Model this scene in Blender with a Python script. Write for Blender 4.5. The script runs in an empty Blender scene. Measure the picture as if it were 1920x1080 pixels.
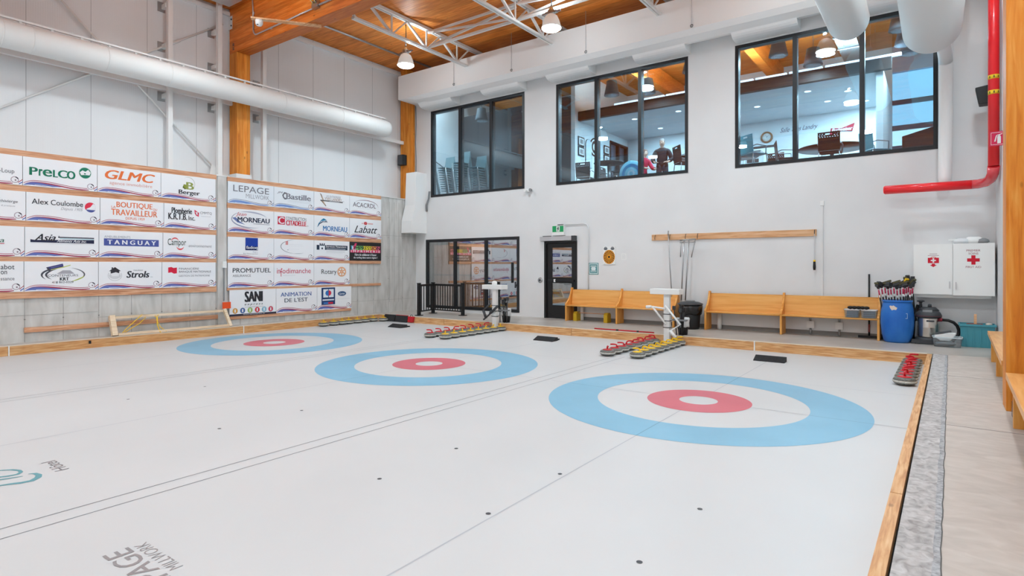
import bpy, bmesh, math, random
from mathutils import Vector, Matrix
random.seed(7)
S = bpy.context.scene
COL = S.collection
PI = math.pi

# ------------------------------------------------------------------ helpers
def lin(c):
    c = c / 255.0
    return c / 12.92 if c <= 0.04045 else ((c + 0.055) / 1.055) ** 2.4
def rgb(t): return (lin(t[0]), lin(t[1]), lin(t[2]), 1.0)

MATS = {}
def mat(name, col, rough=0.55, spec=0.4, metal=0.0, coat=0.0):
    if name in MATS: return MATS[name]
    m = bpy.data.materials.new(name); m.use_nodes = True
    b = m.node_tree.nodes['Principled BSDF']
    b.inputs['Base Color'].default_value = rgb(col)
    b.inputs['Roughness'].default_value = rough
    b.inputs['Specular IOR Level'].default_value = spec
    b.inputs['Metallic'].default_value = metal
    b.inputs['Coat Weight'].default_value = coat
    MATS[name] = m
    return m
def ink(c): return mat('ink_%d_%d_%d' % c, c, 0.5, 0.3)

def noise_mat(name, stops, scale=(1, 1, 1), nscale=4.0, detail=6.0, rough=0.6, spec=0.35, bump=0.0, coat=0.0, dist=0.0, rough_var=0.0):
    """colour ramp over a stretched noise; stops = [(pos, rgb255)...]"""
    if name in MATS: return MATS[name]
    m = bpy.data.materials.new(name); m.use_nodes = True
    nt = m.node_tree; N = nt.nodes; L = nt.links
    b = N['Principled BSDF']
    tc = N.new('ShaderNodeTexCoord'); mp = N.new('ShaderNodeMapping')
    mp.inputs['Scale'].default_value = scale
    no = N.new('ShaderNodeTexNoise'); no.inputs['Scale'].default_value = nscale
    no.inputs['Detail'].default_value = detail; no.inputs['Distortion'].default_value = dist
    cr = N.new('ShaderNodeValToRGB')
    el = cr.color_ramp.elements
    while len(el) < len(stops): el.new(0.5)
    for e, (p, c) in zip(el, stops): e.position = p; e.color = rgb(c)
    L.new(tc.outputs['Object'], mp.inputs['Vector']); L.new(mp.outputs[0], no.inputs['Vector'])
    L.new(no.outputs['Fac'], cr.inputs[0]); L.new(cr.outputs[0], b.inputs['Base Color'])
    b.inputs['Roughness'].default_value = rough; b.inputs['Specular IOR Level'].default_value = spec
    b.inputs['Coat Weight'].default_value = coat
    if bump:
        bp = N.new('ShaderNodeBump'); bp.inputs['Strength'].default_value = bump; bp.inputs['Distance'].default_value = 0.01
        L.new(no.outputs['Fac'], bp.inputs['Height']); L.new(bp.outputs[0], b.inputs['Normal'])
    MATS[name] = m
    return m

def wood(name, lo, mid, hi, axis, grain=1.0, rough=0.5, planks=None, coat=0.0):
    """long grain along axis (0,1,2); planks = (plank axis, width) adds dark board joints"""
    if name in MATS: return MATS[name]
    sc = [9.0 * grain] * 3; sc[axis] = 0.7 * grain
    m = noise_mat(name, [(0.28, lo), (0.5, mid), (0.72, hi)], tuple(sc), 3.0, 5.0, rough, 0.3, 0.03, coat, 0.6)
    nt = m.node_tree; N = nt.nodes; L = nt.links; b = N['Principled BSDF']
    cr = [n for n in N if n.type == 'VALTORGB'][0]
    last = cr.outputs[0]
    tc = [n for n in N if n.type == 'TEX_COORD'][0]
    # knots: sparse dark spots
    vo = N.new('ShaderNodeTexVoronoi'); vo.inputs['Scale'].default_value = 1.6
    vm = N.new('ShaderNodeMapping'); s2 = [2.2] * 3; s2[axis] = 1.0; vm.inputs['Scale'].default_value = s2
    L.new(tc.outputs['Object'], vm.inputs['Vector']); L.new(vm.outputs[0], vo.inputs['Vector'])
    kr = N.new('ShaderNodeValToRGB'); kr.color_ramp.elements[0].position = 0.03; kr.color_ramp.elements[0].color = (.35, .3, .25, 1)
    kr.color_ramp.elements[1].position = 0.075; kr.color_ramp.elements[1].color = (1, 1, 1, 1)
    L.new(vo.outputs['Distance'], kr.inputs[0])
    mx = N.new('ShaderNodeMix'); mx.data_type = 'RGBA'; mx.blend_type = 'MULTIPLY'; mx.inputs[0].default_value = 0.8
    L.new(last, mx.inputs[6]); L.new(kr.outputs[0], mx.inputs[7]); last = mx.outputs[2]
    if planks:
        ax, w = planks
        sp = N.new('ShaderNodeSeparateXYZ'); L.new(tc.outputs['Object'], sp.inputs[0])
        dv = N.new('ShaderNodeMath'); dv.operation = 'DIVIDE'; dv.inputs[1].default_value = w; L.new(sp.outputs[ax], dv.inputs[0])
        fl = N.new('ShaderNodeMath'); fl.operation = 'FLOOR'; L.new(dv.outputs[0], fl.inputs[0])
        wn = N.new('ShaderNodeTexWhiteNoise'); wn.noise_dimensions = '1D'; L.new(fl.outputs[0], wn.inputs['W'])
        fr = N.new('ShaderNodeMath'); fr.operation = 'FRACT'; L.new(dv.outputs[0], fr.inputs[0])
        jr = N.new('ShaderNodeValToRGB'); e = jr.color_ramp.elements
        e[0].position = 0.0; e[0].color = (.5, .45, .4, 1); e[1].position = 0.05; e[1].color = (1, 1, 1, 1)
        L.new(fr.outputs[0], jr.inputs[0])
        m2 = N.new('ShaderNodeMix'); m2.data_type = 'RGBA'; m2.blend_type = 'MULTIPLY'; m2.inputs[0].default_value = 0.7
        L.new(last, m2.inputs[6]); L.new(jr.outputs[0], m2.inputs[7])
        mr = N.new('ShaderNodeMapRange'); mr.inputs[3].default_value = 0.86; mr.inputs[4].default_value = 1.12
        L.new(wn.outputs[0], mr.inputs[0])
        m3 = N.new('ShaderNodeMix'); m3.data_type = 'RGBA'; m3.blend_type = 'MULTIPLY'; m3.inputs[0].default_value = 1.0
        L.new(m2.outputs[2], m3.inputs[6]); L.new(mr.outputs[0], m3.inputs[7]); last = m3.outputs[2]
    L.new(last, b.inputs['Base Color'])
    return m

def emit(name, col, strength):
    if name in MATS: return MATS[name]
    m = bpy.data.materials.new(name); m.use_nodes = True
    b = m.node_tree.nodes['Principled BSDF']
    b.inputs['Base Color'].default_value = rgb(col)
    b.inputs['Emission Color'].default_value = rgb(col); b.inputs['Emission Strength'].default_value = strength
    MATS[name] = m
    return m

def glass(name, tint, refl, haze=0.0):
    if name in MATS: return MATS[name]
    m = bpy.data.materials.new(name); m.use_nodes = True
    nt = m.node_tree; N = nt.nodes; L = nt.links
    N.remove(N['Principled BSDF']); out = N['Material Output']
    tr = N.new('ShaderNodeBsdfTransparent'); tr.inputs[0].default_value = rgb(tint)
    gl = N.new('ShaderNodeBsdfGlossy'); gl.inputs['Roughness'].default_value = 0.0; gl.inputs[0].default_value = (.95, .97, 1, 1)
    mx = N.new('ShaderNodeMixShader'); mx.inputs[0].default_value = refl
    L.new(tr.outputs[0], mx.inputs[1]); L.new(gl.outputs[0], mx.inputs[2]); L.new(mx.outputs[0], out.inputs[0])
    MATS[name] = m
    return m

_txt = {}
def text_geo(s, bold=0.0, shear=0.0):
    k = (s, bold, shear)
    if k in _txt: return _txt[k]
    cu = bpy.data.curves.new('lettering_curve', 'FONT'); cu.body = s; cu.offset = bold; cu.shear = shear
    cu.resolution_u = 3; cu.fill_mode = 'BOTH'
    ob = bpy.data.objects.new('lettering_curve', cu); COL.objects.link(ob)
    dg = bpy.context.evaluated_depsgraph_get(); dg.update()
    me = bpy.data.meshes.new_from_object(ob.evaluated_get(dg))
    V = [(v.co.x, v.co.y) for v in me.vertices]; F = [tuple(p.vertices) for p in me.polygons]
    bpy.data.objects.remove(ob); bpy.data.curves.remove(cu); bpy.data.meshes.remove(me)
    x0 = min(v[0] for v in V); x1 = max(v[0] for v in V); y0 = min(v[1] for v in V); y1 = max(v[1] for v in V)
    V = [((v[0] - x0) / (x1 - x0), (v[1] - y0) / (y1 - y0)) for v in V]
    _txt[k] = (V, F)
    return _txt[k]

class MB:
    """collects shapes, then becomes ONE mesh object"""
    def __init__(self): self.v = []; self.f = []; self.m = []; self.s = []
    def add(self, V, F, m=0, smooth=False):
        b = len(self.v); self.v += [tuple(p) for p in V]
        for f in F: self.f.append([b + i for i in f]); self.m.append(m); self.s.append(smooth)
        return self
    def box(self, x0, y0, z0, x1, y1, z1, m=0):
        V = [(x0,y0,z0),(x1,y0,z0),(x1,y1,z0),(x0,y1,z0),(x0,y0,z1),(x1,y0,z1),(x1,y1,z1),(x0,y1,z1)]
        return self.add(V, [(3,2,1,0),(4,5,6,7),(0,1,5,4),(1,2,6,5),(2,3,7,6),(3,0,4,7)], m)
    def hexa(self, V, m=0):
        return self.add(V, [(3,2,1,0),(4,5,6,7),(0,1,5,4),(1,2,6,5),(2,3,7,6),(3,0,4,7)], m)
    def bar(self, p0, p1, w, h, m=0, up=(0,0,1)):
        p0 = Vector(p0); p1 = Vector(p1); d = (p1 - p0).normalized(); u = Vector(up)
        if abs(d.dot(u)) > 0.98: u = Vector((1,0,0))
        a = d.cross(u).normalized() * (w / 2); c = a.cross(d).normalized() * (h / 2)
        V = [p0-a-c, p0+a-c, p0+a+c, p0-a+c, p1-a-c, p1+a-c, p1+a+c, p1-a+c]
        return self.add(V, [(3,2,1,0),(4,5,6,7),(0,1,5,4),(1,2,6,5),(2,3,7,6),(3,0,4,7)], m)
    def tube(self, pts, r, seg=10, m=0, caps=True, smooth=True):
        P = [Vector(p) for p in pts]; n = len(P)
        R = r if isinstance(r, (list, tuple)) else [r] * n
        V = []; F = []; prev = None
        for i in range(n):
            d = (P[min(i+1, n-1)] - P[max(i-1, 0)]).normalized()
            if prev is None:
                u = Vector((0,0,1)) if abs(d.z) < 0.9 else Vector((1,0,0))
                a = d.cross(u).normalized()
            else:
                a = (prev - d * prev.dot(d)).normalized()
            prev = a; c = d.cross(a)
            for k in range(seg):
                t = 2 * PI * k / seg
                V.append(P[i] + (a * math.cos(t) + c * math.sin(t)) * R[i])
        for i in range(n - 1):
            for k in range(seg):
                k2 = (k + 1) % seg
                F.append((i*seg+k, i*seg+k2, (i+1)*seg+k2, (i+1)*seg+k))
        self.add(V, F, m, smooth)
        if caps:
            b = len(self.v) - len(V)
            self.f.append([b + k for k in range(seg)][::-1]); self.m.append(m); self.s.append(False)
            self.f.append([b + (n-1)*seg + k for k in range(seg)]); self.m.append(m); self.s.append(False)
        return self
    def lathe(self, prof, c=(0,0,0), seg=24, m=0, smooth=True, axis=2, sx=1.0, sy=1.0, caps=True):
        V = []; F = []
        for (r, z) in prof:
            for k in range(seg):
                t = 2 * PI * k / seg; a = r * math.cos(t) * sx; b = r * math.sin(t) * sy
                p = (a, b, z) if axis == 2 else ((z, a, b) if axis == 0 else (b, z, a))
                V.append((c[0]+p[0], c[1]+p[1], c[2]+p[2]))
        for i in range(len(prof) - 1):
            for k in range(seg):
                k2 = (k + 1) % seg
                F.append((i*seg+k, i*seg+k2, (i+1)*seg+k2, (i+1)*seg+k))
        self.add(V, F, m, smooth)
        b = len(self.v) - len(V)
        for i, rev in ((0, True), (len(prof)-1, False)):
            if caps and prof[i][0] > 1e-4:
                f = [b + i*seg + k for k in range(seg)]
                self.f.append(f[::-1] if rev else f); self.m.append(m); self.s.append(False)
        return self
    def prism(self, poly, fn, d0, d1, m=0):
        n = len(poly)
        V = [fn(u, v, d0) for u, v in poly] + [fn(u, v, d1) for u, v in poly]
        F = [tuple(range(n))[::-1], tuple(range(n, 2*n))] + [(i, (i+1) % n, n + (i+1) % n, n + i) for i in range(n)]
        return self.add(V, F, m)
    def poly(self, P, fn, d, m=0): return self.add([fn(u, v, d) for u, v in P], [tuple(range(len(P)))], m)
    def text(self, s, fn, x0, y0, x1, y1, d, m=0, bold=0.0, shear=0.0):
        V, F = text_geo(s, min(bold, 0.0), shear)
        n = 0 if bold <= 0.004 else (1 if bold < 0.015 else 2)
        h = (y1 - y0) * min(bold, .04) * 0.8
        for k in range(-n, n + 1):
            ox = h * k / max(n, 1)
            self.add([fn(x0 + h + a*(x1-x0-2*h) + ox, y0 + b*(y1-y0), d + math.copysign(.00008*(k+n), d)) for a, b in V], F, m)
        return self
    def ring(self, cx, cy, rx, ry, tx, ty, fn, d, m=0, a0=0.0, a1=360.0, seg=40, taper=False):
        V = []; F = []
        for i in range(seg + 1):
            q = i / seg; t = math.radians(a0 + (a1 - a0) * q)
            w = math.sin(PI * q) if taper else 1.0
            V.append(fn(cx + rx*math.cos(t), cy + ry*math.sin(t), d))
            V.append(fn(cx + (rx-tx*w)*math.cos(t), cy + (ry-ty*w)*math.sin(t), d))
        for i in range(seg): F.append((2*i, 2*i+2, 2*i+3, 2*i+1))
        return self.add(V, F, m)
    def ell(self, cx, cy, rx, ry, fn, d, m=0, seg=32, a0=0, a1=360):
        P = [(cx + rx*math.cos(math.radians(a0+(a1-a0)*i/seg)), cy + ry*math.sin(math.radians(a0+(a1-a0)*i/seg))) for i in range(seg + (0 if a1-a0 == 360 else 1))]
        return self.poly(P, fn, d, m)
    def build(self, name, mats, parent=None, off=(0,0,0), bevel=0.0, bseg=2):
        me = bpy.data.meshes.new(name)
        ox, oy, oz = off
        me.from_pydata([(p[0]-ox, p[1]-oy, p[2]-oz) for p in self.v], [], self.f)
        if not isinstance(mats, (list, tuple)): mats = [mats]
        for mm in mats: me.materials.append(mm)
        me.polygons.foreach_set('material_index', self.m)
        me.polygons.foreach_set('use_smooth', self.s)
        bm = bmesh.new(); bm.from_mesh(me); bmesh.ops.recalc_face_normals(bm, faces=bm.faces); bm.to_mesh(me); bm.free()
        me.update()
        o = bpy.data.objects.new(name, me); COL.objects.link(o)
        if parent is not None: o.parent = parent
        if bevel:
            md = o.modifiers.new('edge', 'BEVEL'); md.width = bevel; md.segments = bseg; md.limit_method = 'ANGLE'; md.angle_limit = math.radians(50)
        return o

def tag(o, label=None, cat=None, group=None, kind=None):
    if label: o['label'] = label
    if cat: o['category'] = cat
    if group: o['group'] = group
    if kind: o['kind'] = kind
    return o
def thing(name, label, cat, loc=(0,0,0), rz=0.0, group=None):
    o = bpy.data.objects.new(name, None); COL.objects.link(o); o.empty_display_size = 0.1
    o.location = loc; o.rotation_euler = (0, 0, rz)
    return tag(o, label, cat, group)
def solo(mb, name, mats, label, cat, loc=None, group=None, bevel=0.0):
    """a thing that is one mesh; mb in world coordinates, origin moved to loc"""
    loc = loc or (0,0,0)
    o = mb.build(name, mats, None, loc, bevel); o.location = loc
    return tag(o, label, cat, group)
def struct(mb, name, mats, label=None, bevel=0.0):
    o = mb.build(name, mats, None, (0,0,0), bevel); o['kind'] = 'structure'
    o['label'] = label or name.replace('_', ' '); o['category'] = name.split('_')[0]
    return o
def dup(root, loc, rz=0.0, label=None, group=None):
    r = root.copy(); COL.objects.link(r); r.location = loc; r.rotation_euler = (0, 0, rz)
    if label: r['label'] = label
    if group: r['group'] = group
    for ch in list(root.children):
        c = ch.copy(); COL.objects.link(c); c.parent = r
        for g in list(ch.children):
            d = g.copy(); COL.objects.link(d); d.parent = c
    return r
def arc(c, r, a0, a1, n, plane='xz'):
    o = []
    for i in range(n + 1):
        t = math.radians(a0 + (a1 - a0) * i / n); u = r*math.cos(t); v = r*math.sin(t)
        o.append((c[0]+u, c[1], c[2]+v) if plane == 'xz' else ((c[0], c[1]+u, c[2]+v) if plane == 'yz' else (c[0]+u, c[1]+v, c[2])))
    return o

# ------------------------------------------------------------------ materials
M_white = noise_mat('painted_white_wall', [(0.3, (226,225,225)), (0.7, (231,230,230))], (1,1,1), 1.2, 3, 0.75, 0.2)
M_metal_panel = mat('white_metal_panel', (228,228,229), 0.5, 0.3)
M_seam = mat('panel_seam', (168,168,170), 0.7)
M_steel_white = mat('white_painted_steel', (232,230,228), 0.45)
M_concrete_wall = noise_mat('board_formed_concrete', [(0.22, (184,181,176)), (0.5, (206,203,199)), (0.78, (220,218,215))], (1,2.6,0.7), 2.2, 8, 0.85, 0.15, 0.15, 0, 0.4)
M_cjoint = mat('concrete_joint', (158,155,150), 0.9)
M_floor = noise_mat('polished_concrete', [(0.3, (172,163,155)), (0.55, (190,181,173)), (0.8, (206,198,191))], (1,1,1), 1.1, 8, 0.35, 0.35, 0.0, 0, 0.5)
M_walk = noise_mat('walkway_concrete', [(0.25, (180,168,159)), (0.52, (191,179,170)), (0.78, (201,190,182))], (1.4,2.4,1), 3.5, 13, 0.6, 0.2, 0.10, 0, 0.8)
M_strip = noise_mat('rough_concrete_edge', [(0.28, (148,143,141)), (0.52, (182,177,175)), (0.75, (202,199,198))], (3,2.4,1), 6.0, 13, 0.85, 0.15, 0.4, 0, 0.8)
M_crack = noise_mat('joint_sealant', [(0.35, (142,141,142)), (0.65, (184,183,185))], (6,6,6), 6.0, 12, 0.85, 0.15, 0.4)
M_ice = noise_mat('pebbled_ice', [(0.3, (204,203,203)), (0.7, (210,209,209))], (1,1,1), 0.5, 4, 0.42, 0.3)
def ice_paint(n, c): return noise_mat(n, [(0.3, c), (0.7, tuple(min(255, k + 9) for k in c))], (1,1,1), 1.3, 6, 0.42, 0.3)
M_iblue = ice_paint('ice_blue_ring', (128,178,204)); M_ired = ice_paint('ice_red_ring', (203,100,113)); M_iline = ice_paint('ice_line', (176,177,182))
M_idark = ice_paint('ice_dark_line', (120,120,124))
M_deck = wood('roof_deck_planks', (186,98,32), (222,130,54), (238,156,78), 0, 0.8, 0.5, (1, 0.30))
M_beam = wood('glulam_beam_wood', (206,104,30), (230,126,46), (244,154,70), 0, 0.8, 0.45, (2, 0.14))
M_col = wood('glulam_column_wood', (206,110,28), (232,140,44), (246,168,76), 2, 0.7, 0.45, (1, 0.09))
M_pine = wood('pine_board', (176,112,76), (212,156,120), (230,184,150), 1, 1.0, 0.65)
M_pineX = wood('pine_board_across', (196,140,92), (222,172,128), (236,196,158), 0, 1.0, 0.65)
M_pale = wood('pale_lumber', (216,186,150), (236,212,182), (244,226,204), 1, 1.0, 0.65)
M_ply = wood('kerb_plywood', (186,122,72), (222,168,112), (240,204,156), 0, 1.5, 0.5)
M_plyY = wood('kerb_plywood_side', (186,126,74), (212,158,104), (228,186,136), 1, 1.6, 0.5)
M_edge = mat('kerb_pale_edge', (228,212,192), 0.6)
M_pew = wood('pew_oak', (222,152,74), (234,170,92), (240,182,108), 0, 0.6, 0.4)
M_pewend = wood('pew_oak_end', (206,130,50), (230,158,74), (244,186,108), 2, 0.6, 0.4)
M_black = mat('black_metal', (28,27,28), 0.45)
M_blackframe = mat('black_window_frame', (34,35,38), 0.4)
M_rubber = mat('black_rubber', (44,44,46), 0.7)
M_dgrey = mat('dark_grey_plastic', (66,67,70), 0.5)
M_grey = mat('grey_plastic', (140,141,143), 0.5)
M_chrome = mat('galvanised_steel', (176,178,180), 0.3, 0.5, 0.9)
M_alu = mat('brushed_aluminium', (206,206,208), 0.35, 0.5, 0.6)
M_plast = mat('white_plastic', (238,237,235), 0.4)
M_red = mat('red_pipe_paint', (242,32,40), 0.3, 0.5, 0, 0.3)
M_redp = mat('red_plastic', (206,32,44), 0.35)
M_yel = mat('yellow_plastic', (246,200,34), 0.35)
M_mustard = mat('mustard_paint', (196,156,22), 0.5)
M_blue = noise_mat('blue_barrel_plastic', [(0.3, (26,98,188)), (0.7, (52,126,208))], (1,1,1), 3, 6, 0.4, 0.4)
M_teal = mat('teal_plastic', (74,150,164), 0.45)
M_clear = glass('clear_plastic', (214,222,226), 0.14)
M_granite = noise_mat('grey_granite', [(0.3, (70,68,64)), (0.5, (102,100,94)), (0.7, (136,134,126))], (1,1,1), 90, 3, 0.3, 0.5)
M_band = noise_mat('ground_granite_band', [(0.3, (178,176,168)), (0.7, (214,212,204))], (1,1,1), 60, 3, 0.6, 0.3)
M_fab = mat('white_duct_wrap', (246,245,244), 0.6, 0.25)
M_liner = mat('clear_bin_liner', (220,222,224), 0.25)
M_bag = mat('black_bin_bag', (22,22,24), 0.22, 0.6)
M_upglass = glass('tinted_window_glass', (206,230,240), 0.11)
M_lowglass = glass('storefront_glass', (206,214,216), 0.42)
M_teal_l = mat('teal_chair_plastic', (86,176,190), 0.4)
M_brownk = mat('dark_brown_plastic', (58,44,44), 0.5)
M_skin = mat('skin', (206,164,144), 0.6)
M_dark = mat('dark_grey_panel', (58,58,62), 0.7)
M_duct = mat('white_air_tube', (230,229,227), 0.55, 0.3)
EXPOSURE = 0.18
# ------------------------------------------------------------------ the setting
ZF = 0.18
YW = 6.77
# ice with its painted rings and lines (one mesh)
b = MB()
b.box(-11.34, -14, -0.1, 2.26, 4.82, 0.0, 0)
def onice(u, v, d): return (u, v, d)
CX = (0.0, -4.553, -9.15)
for cx in CX:
    b.ring(cx, 0, 1.829, 1.829, 0.61, 0.61, onice, 0.0012, 1, seg=160)
    b.ring(cx, 0, 0.61, 0.61, 0.385, 0.385, onice, 0.0012, 2, seg=96)
    for (y0, y1) in ((-14, -1.829), (1.829, 3.5)): b.poly([(cx-.006, y0), (cx+.006, y0), (cx+.006, y1), (cx-.006, y1)], onice, 0.0008, 3)
    for s in (-1, 1):
        for (r0, r1, mm) in ((.61,1.219,3), (1.219,1.829,6)):
            ya, yb = sorted((s*r0, s*r1)); b.poly([(cx-.006, ya), (cx+.006, ya), (cx+.006, yb), (cx-.006, yb)], onice, 0.0016, mm)
            xa, xb = sorted((cx+s*r0, cx+s*r1)); b.poly([(xa, -.006), (xb, -.006), (xb, .006), (xa, .006)], onice, 0.0016, mm)
    for s in (-1, 1):
        xa, xb = sorted((cx + s*1.829, cx + s*2.12))
        b.poly([(xa, -.006), (xb, -.006), (xb, .006), (xa, .006)], onice, 0.0016, 3)
    b.poly([(cx-2.2, 1.835), (cx+2.2, 1.835), (cx+2.2, 1.845), (cx-2.2, 1.845)], onice, 0.0008, 3)
for x in (-2.37, -2.195, -6.94, -6.765):
    b.poly([(x-.005, -14), (x+.005, -14), (x+.005, 2.6), (x-.005, 2.6)], onice, 0.0010, 4)
for (x, y) in ((-1.12,-4.07),(-1.14,-3.16),(1.06,-3.17),(1.02,-4.07),(-3.5,-4.09),(-3.48,-3.16),(-.05,-4.07),(-.05,-3.16),(-5.7,-4.09),(-5.7,-3.16)):
    b.ell(x, y, .018, .018, onice, 0.0018, 5, 12)
ICE = struct(b, 'ice_sheet', [M_ice, M_iblue, M_ired, M_iline, M_idark, mat('ice_marker_dot', (70,70,74), 0.5), ice_paint('ice_line_on_ring', (104,150,176))], 'white curling ice with blue and red rings')
# sponsor lettering painted under the ice (reads from the far end)
def icefn(x0, y0):
    return lambda u, v, d: (x0 - u, y0 - v, d)
b = MB(); fn = icefn(-0.735, -5.668)
b.text('LEPAGE', fn, 0, 0, .727, .135, 0.0016, 0, 0.012)
fn = icefn(-0.985, -5.578)
b.text('MILLWORK', fn, 0, 0, .465, .070, 0.0016, 0, -0.012)
b.build('lettering', ink((150,142,142)), ICE)
b = MB(); fn = icefn(-3.33, -5.398)
b.text('H\u00f4tel', fn, 0, 0, .34, .095, 0.0016, 0, -0.006)
b.build('lettering', ink((120,112,114)), ICE)
b = MB()
def stroke(P, W, z):
    n = len(P); V = []
    for k in range(n):
        d = Vector(P[min(k+1, n-1)]) - Vector(P[max(k-1, 0)]); d.normalize(); w = W[k] if k < len(W) else W[-1]
        V += [(P[k][0]-d.y*w, P[k][1]+d.x*w, z), (P[k][0]+d.y*w, P[k][1]-d.x*w, z)]
    b.add(V, [(2*k, 2*k+2, 2*k+3, 2*k+1) for k in range(n-1)])
stroke([(-3.439,-5.635),(-3.414,-5.600),(-3.345,-5.592),(-3.287,-5.613),(-3.238,-5.664),(-3.249,-5.726),(-3.283,-5.780),(-3.305,-5.837),(-3.321,-5.914)], [.004,.014,.020,.024,.024,.022,.018,.014,.008], .0016)
stroke([(-3.778,-5.819),(-3.725,-5.744),(-3.669,-5.683),(-3.598,-5.652),(-3.538,-5.655),(-3.501,-5.686),(-3.507,-5.735),(-3.534,-5.786),(-3.584,-5.860)], [.008,.010,.012,.013,.014,.016,.016,.014,.010], .0018)
stroke([(-3.411,-5.675),(-3.431,-5.724),(-3.444,-5.764),(-3.462,-5.802),(-3.492,-5.879)], [.004,.010,.013,.014,.010], .0020)
b.build('logo', ink((104,158,166)), ICE)

# floors
b = MB()
b.box(-11.75, 4.885, -0.1, 3.24, 6.77, ZF, 0)
b.box(-11.75, -14, -0.1, -11.405, 4.885, ZF, 0)
def kx(y): return 2.152 + .0165*y
def skew(x_off0, x_off1, y0, y1, z0, z1, m):
    b.hexa([(kx(y0)+x_off0,y0,z0),(kx(y0)+x_off1,y0,z0),(kx(y1)+x_off1,y1,z0),(kx(y1)+x_off0,y1,z0),
            (kx(y0)+x_off0,y0,z1),(kx(y0)+x_off1,y0,z1),(kx(y1)+x_off1,y1,z1),(kx(y1)+x_off0,y1,z1)], m)
skew(.082, .262, -14, 4.885, -.1, ZF, 1)
b.hexa([(kx(-14)+.262,-14,-.1),(3.24,-14,-.1),(3.24,4.885,-.1),(kx(4.885)+.262,4.885,-.1),
        (kx(-14)+.262,-14,ZF),(3.24,-14,ZF),(3.24,4.885,ZF),(kx(4.885)+.262,4.885,ZF)], 2)
random.seed(3)
ys = [-6 + i*.12 for i in range(91)]
L0 = [kx(y)+.262-.016-random.random()*.010 for y in ys]; R0 = [kx(y)+.262+.008+random.random()*.008 for y in ys]
V = [(x, y, ZF+.0015) for x, y in zip(L0, ys)] + [(x, y, ZF+.0015) for x, y in zip(R0, ys)]
n = len(ys); b.add(V, [(i, n+i, n+i+1, i+1) for i in range(n-1)], 3)
V = [(x-.002, y, ZF+.002) for x, y in zip(R0, ys)] + [(x+.004, y, ZF+.002) for x, y in zip(R0, ys)]
b.add(V, [(i, n+i, n+i+1, i+1) for i in range(n-1)], 4)
for yy in (-.4, 2.6): b.box(kx(yy)+.28, yy, ZF, 3.2, yy+.006, ZF+.001, 4)
struct(b, 'floor', [M_floor, M_strip, M_walk, M_crack, mat('crack_line', (96,92,90), 0.9)], 'polished concrete walkway around the ice')  # last material: dark lines along the joint and across the walkway
# dark gap beside the right kerb
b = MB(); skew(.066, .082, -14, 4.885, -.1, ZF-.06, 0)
struct(b, 'trim_1', [mat('black_gap_strip', (30,28,28), 0.9)], 'dark expansion gap beside the right kerb')  # black strip set low in the gap

# left wall: concrete below, insulated metal panels above
b = MB(); b.box(-12.6, -14, -.1, -11.75, YW, 3.83, 0)
k = 0; y = -3.6 - 0.61*8
while y < 6.6:
    b.box(-11.751, y-.004, ZF, -11.747, y+.004, 3.83, 1)
    for z in (.62, 1.25, 1.9, 2.55, 3.2):
        b.ell(y, z, .014, .014, lambda u, v, d: (d, u, v), -11.7465, 2, 10)
    y += 0.61
for (y0, y1, z) in ((-9, -2.4, .70), (-2.4, 6.7, .58), (5.2, 6.7, 2.62), (5.4, 6.0, 1.95)):
    b.box(-11.751, y0, z-.003, -11.747, y1, z+.003, 1)
for y in (5.6, 5.8, 6.0): b.box(-11.751, y-.004, .5, -11.747, y+.004, 3.7, 1)
b.box(-11.75, .09, ZF, -11.725, .31, 3.83, 0)
struct(b, 'wall_left', [M_concrete_wall, M_cjoint, mat('tie_hole', (136,133,129), 0.9)], 'grey board-formed concrete wall behind the sponsor signs')
b = MB(); b.box(-12.4, -14, 3.83, -12.15, 9.9, 8.15, 0)
y = -3.48 - 1.09*9
while y < 6.7: b.box(-12.151, y-.004, 3.85, -12.147, y+.004, 8.15, 1); y += 1.09
struct(b, 'wall_left_upper', [M_metal_panel, M_seam, M_steel_white], 'white insulated metal panels above the concrete wall')
b = MB(); b.box(-12.149, -14, 3.831, -11.72, YW-.001, 3.852); struct(b, 'trim_3', [M_steel_white], 'white sill flashing on top of the concrete wall')
b = MB(); b.box(-12.149, -14, 7.97, -12.07, YW-.001, 8.06); struct(b, 'trim_4', [M_steel_white], 'white trim strip along the top of the metal panels')
# fine vertical ribs on the metal panels
nt = M_metal_panel.node_tree; N = nt.nodes; L = nt.links
tc = N.new('ShaderNodeTexCoord'); wv = N.new('ShaderNodeTexWave'); wv.bands_direction = 'Y'; wv.inputs['Scale'].default_value = 8.0
bp = N.new('ShaderNodeBump'); bp.inputs['Strength'].default_value = 0.10; bp.inputs['Distance'].default_value = 0.01
L.new(tc.outputs['Object'], wv.inputs['Vector']); L.new(wv.outputs['Fac'], bp.inputs['Height']); L.new(bp.outputs[0], N['Principled BSDF'].inputs['Normal'])

# back wall with openings
HOLES = [(-11.055,-7.312,3.90,6.715), (-6.227,-2.492,3.90,6.715), (-1.391,2.382,3.90,6.715), (-11.28,-7.492,.28,2.515), (-6.62,-5.56,ZF,2.345)]
def holed(xs0, xs1, zs0, zs1, y0, y1, holes, m=0):
    xs = sorted({xs0, xs1} | {h[0] for h in holes} | {h[1] for h in holes}); zs = sorted({zs0, zs1} | {h[2] for h in holes} | {h[3] for h in holes})
    q = MB()
    for i in range(len(zs)-1):
        run = None
        for j in range(len(xs)-1):
            cx = (xs[j]+xs[j+1])/2; cz = (zs[i]+zs[i+1])/2
            hole = any(h[0] < cx < h[1] and h[2] < cz < h[3] for h in holes)
            if not hole: run = (run[0], xs[j+1]) if run else (xs[j], xs[j+1])
            if hole or j == len(xs)-2:
                if run: q.box(run[0], y0, zs[i], run[1], y1, zs[i+1], m)
                run = None
    return q
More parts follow.
